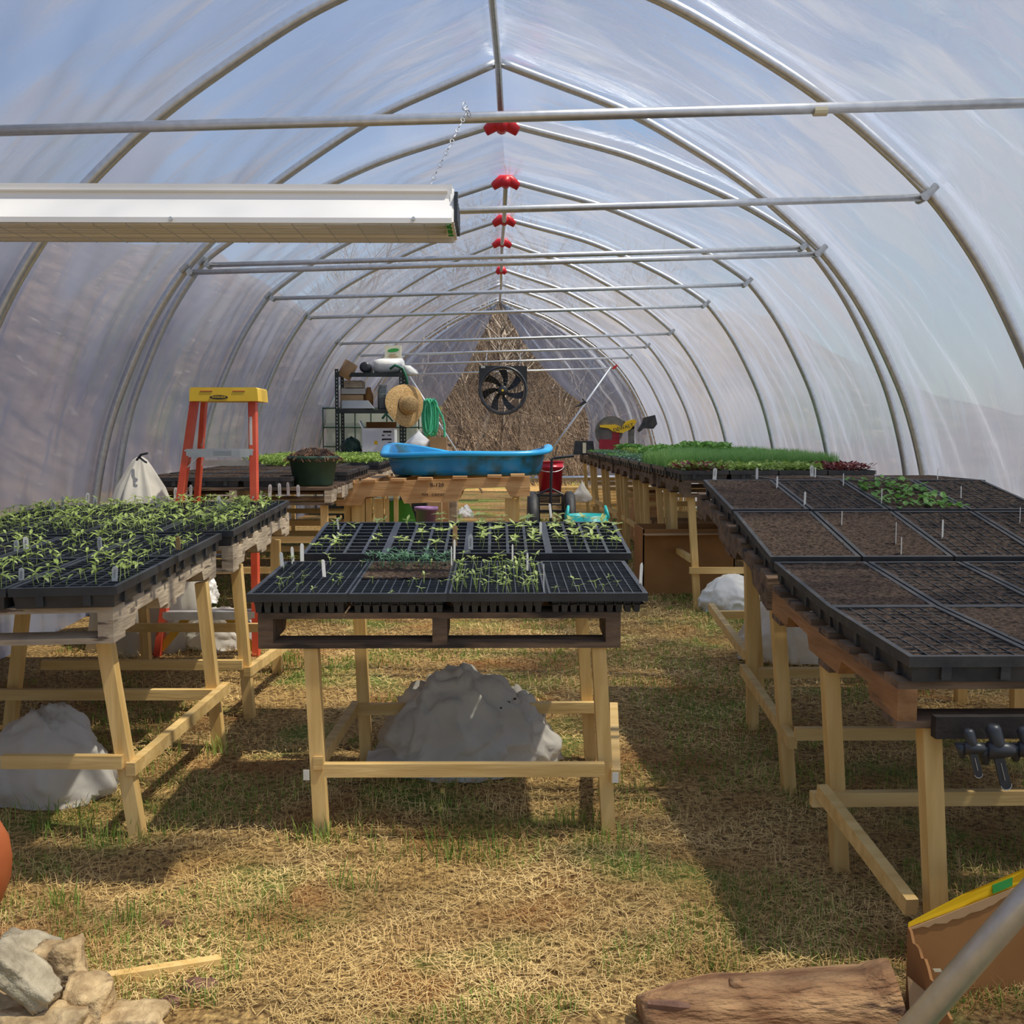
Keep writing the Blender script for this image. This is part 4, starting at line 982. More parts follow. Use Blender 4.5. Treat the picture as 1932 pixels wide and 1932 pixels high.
mb.add(vs, fs); mb.build('housing', M['fan_leaf'], t)
mb = MB()
for q in (.35, .5, .65, .78, .90, 1.0): mb.tube([(c.x+rr*q*math.cos(a), yf_-.075+.0, c.z+rr*q*math.sin(a)) for a in [i*math.pi/20 for i in range(41)]], .0034 if q < 1 else .022, 6, cap=False)
for i in range(24):
    a = i*math.pi/12; mb.tube([(c.x+.06*math.cos(a), yf_-.08, c.z+.06*math.sin(a)), (c.x+rr*1.02*math.cos(a), yf_-.072, c.z+rr*1.02*math.sin(a))], .0022, 4)
mb.build('grille', M['black'], t)
for i in range(7):
    a0 = i*2*math.pi/7+.25; mb = MB()
    def bf(u, v):
        r_ = rr*(.16+.74*u); a = a0+(v-.5)*(.50-.1*u)+.45*u; return (c.x+r_*math.cos(a), yf_+.02*(v-.5)*2, c.z+r_*math.sin(a))
    mb.grid(6, 4, bf); k = len(mb.v); mb.add([(x, y+.004, z) for x, y, z in mb.v[:k]], [tuple(reversed(f)) for f in mb.f]); mb.build('blade', M['fan_leaf'], t, smooth=True)
MB().lathe([(.001, -.09), (.05, -.088), (.07, -.07), (.07, .06)], 20, (c.x, yf_, c.z), axis='y').build('hub', M['black'], t, smooth=True)
MB().lathe([(.001, -.094), (.017, -.0935), (.017, -.089)], 16, (c.x-.005, yf_, c.z), axis='y').build('hub_badge', M['yellow'], t)
for px in (918, 981):
    q = at(px, 684, yf_); MB().tube([(q.x, yf_+.0, z1-.03), (q.x, yf_-.03, q.z+.02), (q.x, yf_-.02, q.z+.11), (q.x+.012, yf_+.04, q.z+.13)], .006, 6).build('hook', M['galv'], t)
q = at(911, 690, yf_-.075); MB().box(q.x-.025, q.x+.03, yf_-.075, yf_-.07, z1-.03, z1-.002).build('label', M['white_tag'], t)

# ------------------------------------------------------------------ shelving and what stands on it
ys_ = 11.6; X = lambda px, y=ys_: at(px, 800, y).x; Z = lambda py, y=ys_: at(700, py, y).z
t = thing('shelving_unit', 'black slotted-post shelving unit loaded with gear at the left of the far end', 'shelf', (X(702), ys_+.2, ground(0, ys_)))
x0, x1 = X(633), X(754); ztop = Z(696)
for x in (x0, x1):
    for y in (ys_, ys_+.42):
        mb = MB(); mb.box(x-.002, x+.036, y, y+.003, ground(0, y)-.01, ztop); mb.box(x-.002, x+.001, y, y+.036, ground(0, y)-.01, ztop); po = mb.build('post', M['shelf'], t)
        mb = MB(); z = .35
        while z < ztop-.03: mb.box(x+.012, x+.022, y-.0012, y-.0004, z, z+.018); z += .038
        mb.build('slot_row', M['tote'], po)
SHZ = [Z(703), Z(772), Z(853), Z(945)]
for z in SHZ:
    mb = MB(); mb.box(x0, x1+.036, ys_, ys_+.45, z-.012, z); mb.box(x0, x1+.036, ys_-.004, ys_+.004, z-.045, z); mb.build('shelf_board', M['shelf'], t)
def simple(name, label, cat, mb, mat, **k): return tag(mb.build(name, M[mat], **k), label, cat)
def at_s(px, py, dy=0.1): return at(px, py, ys_+dy)
# top shelf
p = at_s(690, 690); r = 10/(F/ys_)
t = thing('mat_roll', 'black rolled mat, end on, on top of the shelving', 'roll', (p.x, ys_, SHZ[0])); mb = MB(); mb.lathe([(r*.3, 0), (r*.38, 0), (r*.40, .35), (r, .35), (r*1.02, 0), (r*.40, -.001)], 20, (p.x, ys_+.03, SHZ[0]+r*1.02), axis='y'); mb.build('roll_body', M['black'], t, smooth=True)
t = thing('fabric_roll', 'fuzzy white roll on top of the shelving, right of the black mat', 'roll', (at_s(724, 0).x, ys_+.1, SHZ[0]))
q = at_s(722, 683, .12); rw = .075; mb = MB(); mb.lathe([(.02, -.02), (rw*.9, -.02), (rw*1.05, .05), (rw, .28), (rw*.6, .30)], 24, (q.x-.07, ys_+.12, SHZ[0]+rw*1.05), axis='x', wob=lambda a, h: .08*math.sin(a*3+h*9)); mb.build('roll_body', M['cloth_w'], t, smooth=True)
simple('clear_bag', 'cloudy plastic bag drooping off the right end of the top shelf', 'bag', MB().lathe([(.001, 0), (.05, .02), (.055, .10), (.03, .17), (.001, .2)], 14, (0, 0, 0), axis='x', wob=lambda a, h: .2*math.sin(a*3+h*20)).warp(lambda x, y, z: (X(758)+x*.9, ys_+.05+y, SHZ[0]+.045+z-x*.25)), 'cloth_w', smooth=True)
simple('paper_roll', 'tan cardboard roll leaning at the left end of the top shelf', 'roll', MB().tube([at_s(648, 712, .05), at_s(664, 684, .05)], .075, 16), 'kraft', smooth=True)
q = at(742, 690, ys_+.32); pa, pb = at(727, 703, ys_+.34), at(757, 652, ys_+.34)
t = thing('seed_bag', 'cream paper bag with a green oval mark standing on top of the shelving', 'bag', (q.x, ys_+.34, SHZ[0]))
MB().tbox(pa.x, pb.x, ys_+.30, ys_+.38, SHZ[0], pb.z, .004).build('bag_body', M['cream'], t)
e = at(742, 661, ys_+.30); mb = MB(); mb.prism([(e.x+.062*math.cos(w), e.z+.020*math.sin(w)+.06*.12*math.cos(w)) for w in [i*math.pi/12 for i in range(24)]], lambda u, v: (u, ys_+.297, v), lambda u, v: (u, ys_+.300, v)); mb.build('oval_mark', M['lime_mark'], t)
mb = MB(); rg = random.Random(2)
for i in range(5):
    zz_ = e.z-.05-.018*i; mb.box(e.x-.06+rg.uniform(0, .02), e.x+.055-rg.uniform(0, .03), ys_+.2985, ys_+.300, zz_, zz_+.008)
mb.build('printed_lines', M['kraft'], t)
q1 = at_s(742, 695, -.02); pts = [at_s(736, 696, 0), at_s(745, 689, -.02), at_s(760, 695, -.03), at_s(767, 712, -.04), at_s(769, 730, -.04)]
simple('hose_piece', 'dark green hose looping off the right corner of the top shelf', 'hose', MB().tube(pts, .014, 8), 'hose_dark', smooth=True)
# second shelf
z = SHZ[1]
def box_item(name, label, cat, pa, pb, zb, mat, dy=(.05, .35), group=None):
    a, b = at_s(pa[0], pa[1], dy[0]), at_s(pb[0], pb[1], dy[0]); o = MB().box(a.x, b.x, ys_+dy[0], ys_+dy[1], zb+.001, b.z if b.z > a.z else a.z).build(name, M[mat]); return tag(o, label, cat, group)
for i, (a, b, zt_, m_) in enumerate([(642, 690, 756, 'cloth'), (643, 686, 744, 'kraft'), (645, 690, 732, 'cloth'), (650, 684, 718, 'grey_wood')]):
    zl_ = [z, Z(756, ys_+.1), Z(744, ys_+.1), Z(732, ys_+.1)][i]; xa_, xb_ = at_s(a, 750).x, at_s(b, 750).x; zu = Z(zt_, ys_+.1)
    mb = MB(); mb.grid(10, 6, lambda u, v: (xa_+(xb_-xa_)*u, ys_+.06+.3*v, zu-.003+.006*ns(u*6, v*6, i))); mb.box(xa_, xb_, ys_+.06, ys_+.36, zl_+.002, zu-.008)
    tag(mb.build('folded_cloth', M[m_]), 'folded cloth in the stack on the second shelf, %s from the bottom' % ORD[i], 'fabric', 'folded stack on the shelving')
mb = MB(); poly = [(645, 772), (648, 752), (692, 752), (708, 772)]
o = MB().prism([(at_s(a, b, .0).x, at_s(a, b, .0).z+.003) for a, b in [(645, 771), (645, 756), (694, 756), (706, 771)]], lambda u, v: (u, ys_+.0, v), lambda u, v: (u, ys_+.05, v)).build('plastic_bin', M['slate']); tag(o, 'blue-grey sloping plastic bin lip along the front of the second shelf', 'bin')
q = at_s(696, 745, .14); simple('amber_bottle', 'brown bottle on the second shelf beside the glass jar', 'bottle', MB().lathe([(.045, 0), (.048, .14), (.03, .19), (.022, .22), (.022, .235), (.001, .236)], 18, (q.x, q.y, z+.001)), 'kraft_d', smooth=True)
q = at_s(722, 745, .12); t = thing('glass_jar', 'clip-top glass jar of dark dried stuff on the second shelf', 'jar', (q.x, q.y, z+.001))
MB().lathe([(.052, z+.001), (.055, z+.02), (.055, z+.20), (.042, z+.225), (.045, z+.24), (.040, z+.24), (.040, z+.22), (.050, z+.20), (.050, z+.01)], 22, (q.x, q.y, 0)).build('jar_glass', M['glass'], t, smooth=True)
MB().lathe([(.046, z+.012), (.047, z+.11), (.001, z+.125)], 18, (q.x, q.y, 0)).build('contents', M['bark_bit'], t, smooth=True)
MB().lathe([(.046, z+.245), (.046, z+.262), (.001, z+.268)], 20, (q.x, q.y, 0)).build('lid', M['glass'], t); MB().tube([(q.x-.05, q.y-.01, z+.20), (q.x-.058, q.y-.01, z+.25), (q.x+.058, q.y-.01, z+.25), (q.x+.05, q.y-.01, z+.20)], .003, 5).build('clip_wire', M['alu'], t)
# third shelf
z = SHZ[2]; a, b = at(683, 849, ys_-.02), at(743, 806, ys_-.02)
t = thing('carton', 'white printed carton with open flaps on the third shelf', 'box', ((a.x+b.x)/2, ys_+.15, z+.001))
mb = MB(); mb.box(a.x, b.x, ys_-.0, ys_+.34, z+.002, b.z-.01); mb.build('carton_body', M['box_white'], t)
MB().box(a.x+.004, b.x-.004, ys_+.34, ys_+.345, z+.1, at(0, 796, ys_+.34).z).build('flap', M['kraft_d'], t); MB().beam((a.x, ys_+.1, b.z-.01), (a.x-.035, ys_+.1, at(0, 793, ys_).z), .2, .005, up=(1, 0, 0)).build('flap', M['box_white'], t)
mb = MB(); 
for i, (u0, u1, v, hh) in enumerate([(.66, .92, .78, .03), (.62, .70, .64, .02), (.80, .9, .66, .012), (.64, .92, .48, .026), (.62, .66, .46, .03), (.80, .92, .38, .01), (.84, .90, .28, .008)]):
    mb.box(a.x+(b.x-a.x)*u0, a.x+(b.x-a.x)*u1, ys_-.0015, ys_-.0003, z+(b.z-z)*v, z+(b.z-z)*v+hh*.7)
mb.build('carton_print', M['ink'], t); MB().box(a.x+(b.x-a.x)*.38, a.x+(b.x-a.x)*.48, ys_-.0015, ys_-.0003, z+.08, z+.12).build('yellow_sticker', M['logo_y'], t)
q = at_s(660, 830, .1); blob('garden_fabric', 'dark green fabric bundle stuffed beside the carton on the third shelf', 'fabric', (q.x, ys_+.22, z+.002), (.11, .12, .105), 3.3, 'pot_green', None, amp=.2, folds=3, sub=4)
# hat
q = at(767, 765, ys_-.12)
t = thing('straw_hat', 'wide-brimmed straw hat hung on the right post of the shelving', 'hat', tuple(q))
rr = 36/(F/(ys_-.1)); ax = Vector((.55, -.8, .10)).normalized(); bx = ax.orthogonal().normalized(); cx2 = ax.cross(bx)
def hatpt(r, a, h): return tuple(q+ax*h+bx*r*math.cos(a)+cx2*r*math.sin(a))
def hat(prof, wav=0):
    mb = MB(); k = 40; vs = []; fs = []
    for i, (r, h) in enumerate(prof):
        for j in range(k): a = 2*math.pi*j/k; vs.append(hatpt(r, a, h+wav*math.sin(2*a+1)*(r/rr)**2))
        if i:
            for j in range(k): fs.append(((i-1)*k+j, (i-1)*k+(j+1) % k, i*k+(j+1) % k, i*k+j))
    mb.add(vs, fs); return mb
hat([(rr*1.12, -.03), (rr*1.1, -.027), (rr*.8, -.005), (rr*.5, 0)], .03).build('brim', M['hat'], t, smooth=True)
hat([(rr*.5, 0), (rr*.47, .09), (rr*.38, .125), (.001, .13)]).build('crown', M['hat'], t, smooth=True); hat([(rr*.505, 0), (rr*.505, .012)]).build('cord', M['dark_hole'], t)
q = at_s(733, 785, -.05); simple('hose_nozzle', 'small green hose nozzle hanging in front of the second shelf edge', 'nozzle', MB().tube([at_s(721, 790, -.03), at_s(728, 781, -.03)], .012, 8).tube([at_s(727, 779, -.03), at_s(741, 795, -.03)], .008, 8), 'hose_dark', smooth=True)
# hose coil
yh = 12.0; t = thing('garden_hose', 'bright green garden hose coiled over a wooden peg beside the straw hat', 'hose', tuple(at(812, 780, yh))); s = F/yh
mb = MB(); pts = []
for i in range(9):
    cx3 = at(803+i*2.2, 790, yh+.01*i); w = .038+.003*(i % 3); hh_ = 34/s*(1+.12*math.sin(i*2.1))
    for k in range(20): a = 2*math.pi*k/20+1.57; pts.append((cx3.x+w*math.cos(a)*(1.2 if i % 2 else .7), yh+.02+.05*math.sin(a*.5+i)+.006*i, cx3.z+.03+hh_*math.sin(a)*(1 if math.sin(a) < 0 else .85)))
pts += [tuple(at(x_, y_, yh)) for x_, y_ in ((826, 770), (834, 785), (838, 800), (839, 822), (838, 838))]
mb.tube(pts, .0125, 7); mb.build('coil', M['hose'], t, smooth=True)
q = at(819, 770, yh); t = thing('post', 'wooden post with a peg holding up the green hose', 'post', (q.x, yh+.12, ground(0, yh))); MB().box(at(798, 0, yh).x, at(806, 0, yh).x, yh+.11, yh+.15, ground(0, yh)-.01, at(0, 756, yh).z).build('upright', M['pine'], t); MB().box(at(800, 0, yh).x, at(829, 0, yh).x, yh+.07, yh+.11, q.z-.02, q.z+.02).build('peg', M['pine'], t)
# liquid tote
yi = 12.7; a, b = at(612, 1000, yi), at(790, 770, yi); a.z = ground(0, yi)
t = thing('water_tote', 'pale plastic water tote in a green cage behind the shelving', 'tank', ((a.x+b.x)/2, yi+.45, a.z))
MB().box(a.x+.03, b.x-.03, yi+.03, yi+.95, a.z+.12, b.z-.01).build('tank', M['tote'], t)
mb = MB()
for z_ in [a.z+.13+(b.z-a.z-.13)*i/5 for i in range(6)]: mb.tube([(a.x, yi, z_), (b.x, yi, z_), (b.x, yi+.98, z_), (a.x, yi+.98, z_), (a.x, yi, z_)], .009, 6)
for i in range(7):
    x = a.x+(b.x-a.x)*i/6
    for y in (yi, yi+.98): mb.tube([(x, y, a.z+.1), (x, y, b.z)], .008, 6)
mb.build('cage', M['pot_green'], t); MB().box(a.x, b.x, yi, yi+.98, a.z-.01, a.z+.11).build('skid', M['black'], t)
# stuff to the right of the shelving
yb2 = 10.9
def stand(name, label, cat, x0, x1, y, z, mat): return simple(name, label, cat, MB().box(x0, x1, y, y+.35, ground(0, y)-.01, z), mat)
zz = at(0, 850, yb2).z
stand('crate_stack', 'tall cardboard stack behind the blue tub, under the tied white sack', 'box', at(765, 0, yb2).x, at(848, 0, yb2).x, yb2, zz, 'kraft')
p = at(790, 850, yb2+.15); top_ = [(-.5, 1.05), (0, 1), (.3, .75), (.6, .42), (.8, .14), (1.2, .1)]
blob('tied_sack', 'small white plastic sack tied at its neck, below the straw hat', 'bag', (p.x, p.y, zz+.001), (.15, .13, .145), 6.1, 'cloth_w', None, amp=.06, folds=6, top=top_, sub=4)
simple('cardboard_box', 'small brown cardboard box right of the tied white sack', 'box', MB().box(at(806, 0, yb2).x, at(839, 0, yb2).x, yb2+.02, yb2+.13, zz+.001, at(0, 825, yb2).z), 'kraft')

# ------------------------------------------------------------------ under the pallet table
yu = 7.7
q = at(752, 965, yu); s = F/yu
t = thing('plastic_chair', 'lime green plastic chair back seen through the pallet table legs', 'chair', (q.x, yu+.2, ground(0, yu)))
w = 34/s; mb = MB(); zt_ = at(0, 944, yu).z; zb_ = ground(0, yu)+.12
def cb_(u, v):
    a = (u-.5)*2; zz_ = zb_+(zt_-zb_)*v*(1-.55*abs(a)**3.5); return (q.x+a*w, yu+.10*a*a, zz_)
mb.grid(20, 10, cb_); k = len(mb.v); mb.add([(x, y+.015, z_) for x, y, z_ in mb.v[:k]], [tuple(reversed(f)) for f in mb.f]); mb.build('backrest', M['lime'], t, smooth=True)
MB().box(q.x-w, q.x+w, yu+.1, yu+.42, zb_-.02, zb_).build('seat', M['lime'], t)
for dx in (-w+.01, w-.03):
    for dy in (.08, .38): MB().box(q.x+dx, q.x+dx+.02, yu+dy, yu+dy+.02, ground(0, yu)-.01, zb_-.02).build('leg', M['lime'], t)
q = at(804, 985, 8.0); w = 20/(F/8.0); zt_ = at(0, 957, 8.0).z; g_ = ground(0, 8)
t = thing('purple_pot', 'purple plastic planter beside the lime green chair', 'pot', (q.x, 8.0, g_))
MB().lathe([(w*.75, g_-.005), (w*.95, zt_-.03), (w*1.1, zt_-.03), (w*1.12, zt_), (w*.98, zt_), (w*.9, zt_-.04), (.001, zt_-.05)], 24, (q.x, 8.0, 0)).build('planter_body', M['purple'], t, smooth=True)
for i, (a, b, tp, y, m_) in enumerate([(827, 842, 938, 8.5, 'kraft'), (807, 828, 940, 8.3, 'kraft'), (843, 858, 942, 8.7, 'grey_wood'), (770, 800, 942, 8.9, 'black')]):
    tag(MB().box(at(a, 0, y).x, at(b, 0, y).x, y, y+.22, ground(0, y)-.01, at(0, tp, y).z).build('cardboard_box', M[m_]), ['tall narrow cardboard box right of the purple planter', 'cardboard box directly behind the purple planter', 'worn grey crate at the right of the cardboard boxes under the pallet table', 'black bin behind the lime chair and the purple planter'][i], 'box')
c = gpt(878, 978, dy=.1); blob('plastic_bag', 'crumpled white plastic bag on the grass under the right of the pallet table', 'bag', c, (.085, .06, .09), 7.7, 'cloth_w', None, amp=.35, folds=5, sub=4)
p = at(1107, 975, 6.1); w = 41/(F/6.1); zt_ = at(0, 972, 6.1).z; g_ = ground(0, 6.1)
t = thing('tub_trug', 'teal flexible tub with two loop handles beyond the centre bench', 'tub', (p.x, 6.1, g_))
MB().lathe([(w*.7, g_-.005), (w*.85, g_+.2), (w, zt_), (w*.97, zt_), (w*.82, g_+.2), (w*.65, g_+.02), (.001, g_+.02)], 32, (p.x, 6.1, 0)).build('tub_body', M['teal'], t, smooth=True)
for s_ in (-1, 1):
    MB().tube([(p.x+s_*w*.98+dx, 6.1+dy, zt_+dz) for dx, dy, dz in ((0, -.05, -.02), (-s_*.01, -.045, .02), (-s_*.015, 0, .045), (-s_*.01, .045, .02), (0, .05, -.02))][:5], .008, 8).build('handle', M['teal'], t, smooth=True)
# cardboard and planks under the far right row
for i, (a, b, y, tp, m_) in enumerate([(1222, 1402, 6.75, 1000, 'kraft_d'), (1240, 1400, 8.4, 985, 'kraft'), (1205, 1260, 9.6, 930, 'fresh_wood')]):
    x_a, x_b = at(a, 0, y).x, at(b, 0, y).x
    t = thing('cardboard_carton', ['large flat open carton under the first bench of the far right row', 'brown carton behind the large open one under the far right row', 'pale wooden crate deep under the far right row'][i], 'box', ((x_a+x_b)/2, y+.2, ground(0, y)))
    z1_ = at(0, tp, y).z; g_ = ground(0, y)-.01
    mb = MB(); mb.box(x_a, x_b, y, y+.008, g_, z1_); mb.box(x_a, x_b, y+.42, y+.428, g_, z1_); mb.box(x_a, x_a+.008, y, y+.42, g_, z1_); mb.box(x_b-.008, x_b, y, y+.42, g_, z1_); mb.box(x_a, x_b, y, y+.42, g_, g_+.015)
    mb.build('carton_walls', M[m_], t); MB().beam((x_a, y-.05, z1_-.03), (x_b, y-.05, z1_-.02), .10, .006).build('flap', M['kraft'], t)
for i in range(6):
    y = 13.6+.12*i; z_ = ground(0, y)
    tag(MB().box(at(1062, 0, y).x, at(1062, 0, y).x+.85, y, y+.10, z_-.01, z_+.06+.035*i).build('timber_plank', M['pine']), 'pale plank stacked low beyond the hand cart, %s from the front' % ORD[i], 'plank', 'planks beyond the hand cart')
c = at(1098, 935, 9.6); blob('hung_bag', 'grey translucent plastic bag hung on the far right row beside the cart', 'bag', (c.x, 9.6, at(0, 948, 9.6).z), (.085, .07, .12), 2.9, 'cloth', None, amp=.25, folds=4, top=[(-.5, 1), (0, .9), (.5, .5), (1, .2)], sub=4)

# ------------------------------------------------------------------ saw and radio on the far right row
yz = 12.55; s = F/yz; P = lambda px, py, dy=0: at(px, py, yz+dy); zs = SFR(1.4, yz)
t = thing('mitre_saw', 'yellow and grey mitre saw with black dust bag, end of the far right row', 'saw', (P(1165, 840).x, yz, zs+.001))
MB().box(P(1128, 0).x, P(1205, 0).x, yz-.12, yz+.22, zs+.001, zs+.05).build('saw_base', M['saw_grey'], t)
c = P(1153, 815); r = 30/s
c.z = max(c.z, zs+.05+r*.7)
mb = MB(); K = 26; a0, a1 = .35, 4.0
poly = []
mb.prism([(c.x+r*math.cos(a), c.z+r*math.sin(a)) for a in [a0+(a1-a0)*i/K for i in range(K+1)]]+[(c.x-.03, c.z-.02)], lambda u, v: (u, yz-.03, v), lambda u, v: (u, yz+.03, v)); mb.build('blade_guard', M['saw_grey'], t)
MB().lathe([(.001, -.034), (r*.72, -.033), (r*.72, -.031)], 30, (c.x, yz, c.z), axis='y').build('blade', M['saw_grey'], t)
body = [(1131, 802), (1160, 801), (1172, 806), (1180, 795), (1194, 791), (1200, 794), (1197, 801), (1188, 810), (1174, 817), (1157, 815), (1147, 808), (1131, 806)]
c0 = (1168, 806)
mb = MB(); mb.prism([(P(*p).x, P(*p).z) for p in body], lambda u, v: (u, yz-.06, v), lambda u, v: (u, yz+.04, v)); bd = mb.build('arm_housing', M['logo_y'], t)
tm = text_mb('DEWALT', 8.5/s*1.15); q = P(1175, 807); ca, sa = math.cos(.28), math.sin(.28); tm.warp(lambda x, y, z: (q.x+x*ca-y*sa, yz-.0615-z, q.z+x*sa+y*ca)); tm.build('housing_letters', M['ink'], bd)
MB().tube([P(1154, 801, -.01), P(1160, 794, -.01), P(1176, 794, -.01), P(1180, 799, -.01)], .012, 8).build('handle', M['black'], t, smooth=True)
MB().box(P(1160, 0).x, P(1174, 0).x, yz-.04, yz+.06, P(0, 838).z, P(0, 814).z).build('pivot_block', M['saw_red'], t)
MB().beam(P(1176, 812), P(1196, 806), .04, .03).build('motor_arm', M['saw_grey'], t); MB().box(P(1192, 0).x, P(1203, 0).x, yz-.02, yz+.03, zs+.03, P(0, 800).z).build('column', M['saw_grey'], t)
mb = MB(); bag = [(1203, 812), (1212, 797), (1214, 788), (1235, 783), (1239, 800), (1232, 809), (1214, 808), (1206, 815)]
mb.prism([(P(*p).x, P(*p).z) for p in bag], lambda u, v: (u, yz-.05, v), lambda u, v: (u, yz+.05, v)); mb.build('dust_bag', M['black_dull'], t)
MB().box(P(1134, 0).x, P(1172, 0).x, yz-.10, yz-.05, zs+.05, P(0, 829).z).build('fence', M['saw_red'], t)
yz = 12.75; a, b = at(1081, 857, yz), at(1122, 833, yz); z_ = SFR(.95, yz)
t = thing('radio', 'small black jobsite radio at the aisle corner of the far right row', 'radio', ((a.x+b.x)/2, yz, z_+.001))
mb = MB(); mb.prism([(a.x, z_+.001), (b.x, z_+.001), (b.x-.025, z_+.16), (a.x+.02, z_+.16)], lambda u, v: (u, yz-.08, v), lambda u, v: (u, yz+.06, v)); mb.build('radio_body', M['black'], t); MB().box((a.x+b.x)/2-.02, (a.x+b.x)/2+.02, yz-.083, yz-.079, z_+.02, z_+.14).build('dial_strip', M['cream'], t)

# ------------------------------------------------------------------ hose tools hanging from the near right bench
for i, (px, sc_, nm) in enumerate([(1832, .85, 'leftmost, the smaller'), (1880, 1.15, 'middle, the larger'), (1936, 1.0, 'rightmost, cut by the frame')]):
    y = 2.08; s = F/y; c = at(px, 1400, y)
    t = thing('hose_valve', 'black plastic lever valve hanging from the near right bench, %s' % nm, 'valve', (c.x, y, c.z), 'black valves under the near right bench')
    k = sc_/s
    MB().tube([(c.x-6*k, y, c.z+30*k), (c.x-6*k, y, c.z+22*k), (c.x, y-.004, c.z), (c.x+2*k, y, c.z-16*k)], [9*k, 13*k, 12*k, 14*k], 14).build('stem', M['black'], t, smooth=True)
    MB().tube([(c.x-14*k, y, c.z-14*k), (c.x+14*k, y-.006, c.z-12*k), (c.x+26*k, y-.008, c.z-12*k), (c.x+30*k, y-.008, c.z-13*k)], [15*k, 13*k, 10*k, 3*k], 14).build('cap', M['black'], t, smooth=True)
    MB().tube([(c.x-16*k, y+.01, c.z-8*k), (c.x-14*k, y+.01, c.z-40*k)], [16*k, 6*k], 12).build('outlet', M['black'], t, smooth=True)
    d = Vector((.25, -.05, -1)).normalized(); e = Vector((1, 0, .25)).normalized(); o_ = Vector((c.x+2*k, y-.008, c.z-22*k)); mb = MB()
    pl = [(-8, 0), (-9, 50)]+[(9*math.cos(a), 50+9*math.sin(a)) for a in [math.pi-i*math.pi/8 for i in range(9)]]+[(9, 50), (8, 0)]
    mb.prism(pl, lambda u, v: tuple(o_+e*u*k+d*v*k), lambda u, v: tuple(o_+e*u*k+d*v*k+Vector((0, .006, 0)))); lv = mb.build('lever', M['black'], t)
    MB().tube([tuple(o_+e*u*k+d*v*k+Vector((0, -.001, 0))) for u, v in pl[1:-1]], .8*k, 5).build('lever_edge', M['alu'], lv)
    MB().beam(tuple(o_+d*12*k+Vector((0, -.001, 0))), tuple(o_+d*42*k+Vector((0, -.001, 0))), .0015, .001).build('lever_line', M['alu'], lv)
tag(MB().box(at(1800, 0, 2.15).x, 1.9, 2.14, 2.165, at(0, 1402, 2.14).z, at(0, 1360, 2.14).z).build('hanger_board', M['dark_hole']), 'dark board below the near right bench that the black valves hang from', 'board')

# ------------------------------------------------------------------ foreground right: carton, log, pipe
pa, pb = at(1730, 1932, 1.5), at(1932, 1700, 1.5); d = (pb-pa)
lo = pa-d*((pa.z-.0)/d.z); hi = pa+d*6.0
o = MB().tube([lo, hi], .0195, 20).build('brace_pipe', M['galv'], smooth=True); tag(o, 'thick galvanised brace pipe slanting across the bottom right corner', 'pipe')
yk = 1.86
t = thing('torn_carton', 'torn open cardboard carton with a yellow printed rim at the bottom right', 'box', tuple(at(1830, 1932, 2.0)))
A = lambda px, py, y: at(px, py, y)
def panel(pts, nm, mat, th=.005, label=None):
    pts = [Vector(p) for p in pts]; n_ = (pts[1]-pts[0]).cross(pts[2]-pts[0]).normalized()*th
    mb = MB(); n = len(pts); mb.add(pts+[p+n_ for p in pts], [tuple(range(n)), tuple(range(n, 2*n))[::-1]]+[(i, n+i, n+(i+1) % n, (i+1) % n) for i in range(n)]); return mb.build(nm, M[mat], t, label=label)
g0 = -.005
b0, b1 = A(1712, 1748, 2.02), A(1990, 1640, 2.10)
def dn(p, z=g0): return Vector((p.x, p.y, z))
f0 = A(1790, 2010, 1.72); f0.z = .14
rag = [b0.lerp(b1, u)+Vector((0, 0, .004*math.sin(u*37)+.003*math.sin(u*83))) for u in [i/14 for i in range(15)]]
panel([dn(b0)]+[dn(b1)]+rag[::-1], 'back_panel', 'kraft_d')
rag = [b0.lerp(f0, u)+Vector((0, 0, .006*math.sin(u*31)+.004*math.sin(u*77))) for u in [i/14 for i in range(15)]]
panel([dn(f0), dn(b0)]+rag, 'side_panel', 'kraft_d')
# folded rim: yellow print outside, grey tear below
u_ = Vector((0, 0, 1)); fw = (b1-b0).normalized(); nrm = Vector((fw.y, -fw.x, 0))
top1 = [b0+Vector((0, 0, .0)), b0.lerp(b1, .35)+Vector((0, 0, .008)), b0.lerp(b1, .78)+Vector((0, 0, .018)), b0.lerp(b1, .80)+Vector((.0, 0, -.002))]
panel([b0+nrm*.004, b0.lerp(b1, .35)+nrm*.006, b0.lerp(b1, .80)+nrm*.006, b0.lerp(b1, .78)+nrm*.006+u_*.026, b0.lerp(b1, .35)+nrm*.006+u_*.022, b0+nrm*.004+u_*.006], 'yellow_rim', 'logo_y', .004, label='yellow printed rim of the carton')
q0 = b0.lerp(b1, .55)+nrm*.0085+u_*.005
panel([q0, q0+fw*.045+u_*.001, q0+fw*.045+u_*.018, q0-fw*.002+u_*.018], 'green_mark', 'lime_mark', .001)
rg = random.Random(9)
low = [b0.lerp(b1, u)+nrm*.007-u_*(.016*math.sin(math.pi*min(1, u/.82))+rg.uniform(0, .006)) for u in [i/20*.8 for i in range(21)]]
panel([b0+nrm*.007]+low+[b0.lerp(b1, .8)+nrm*.007], 'torn_edge', 'kraft', .002)
panel([A(1712, 1842, 1.90), A(1788, 1905, 1.84), A(1800, 1990, 1.80), A(1722, 1990, 1.84)], 'flap', 'kraft')
for a_, b_, c_, d_ in (((1760, 1828, 1.98), (1775, 1828, 1.98), (1778, 1834, 1.98), (1764, 1834, 1.98)),): panel([A(*a_), A(*b_), A(*c_), A(*d_)], 'paper_scrap', 'cream', .001)

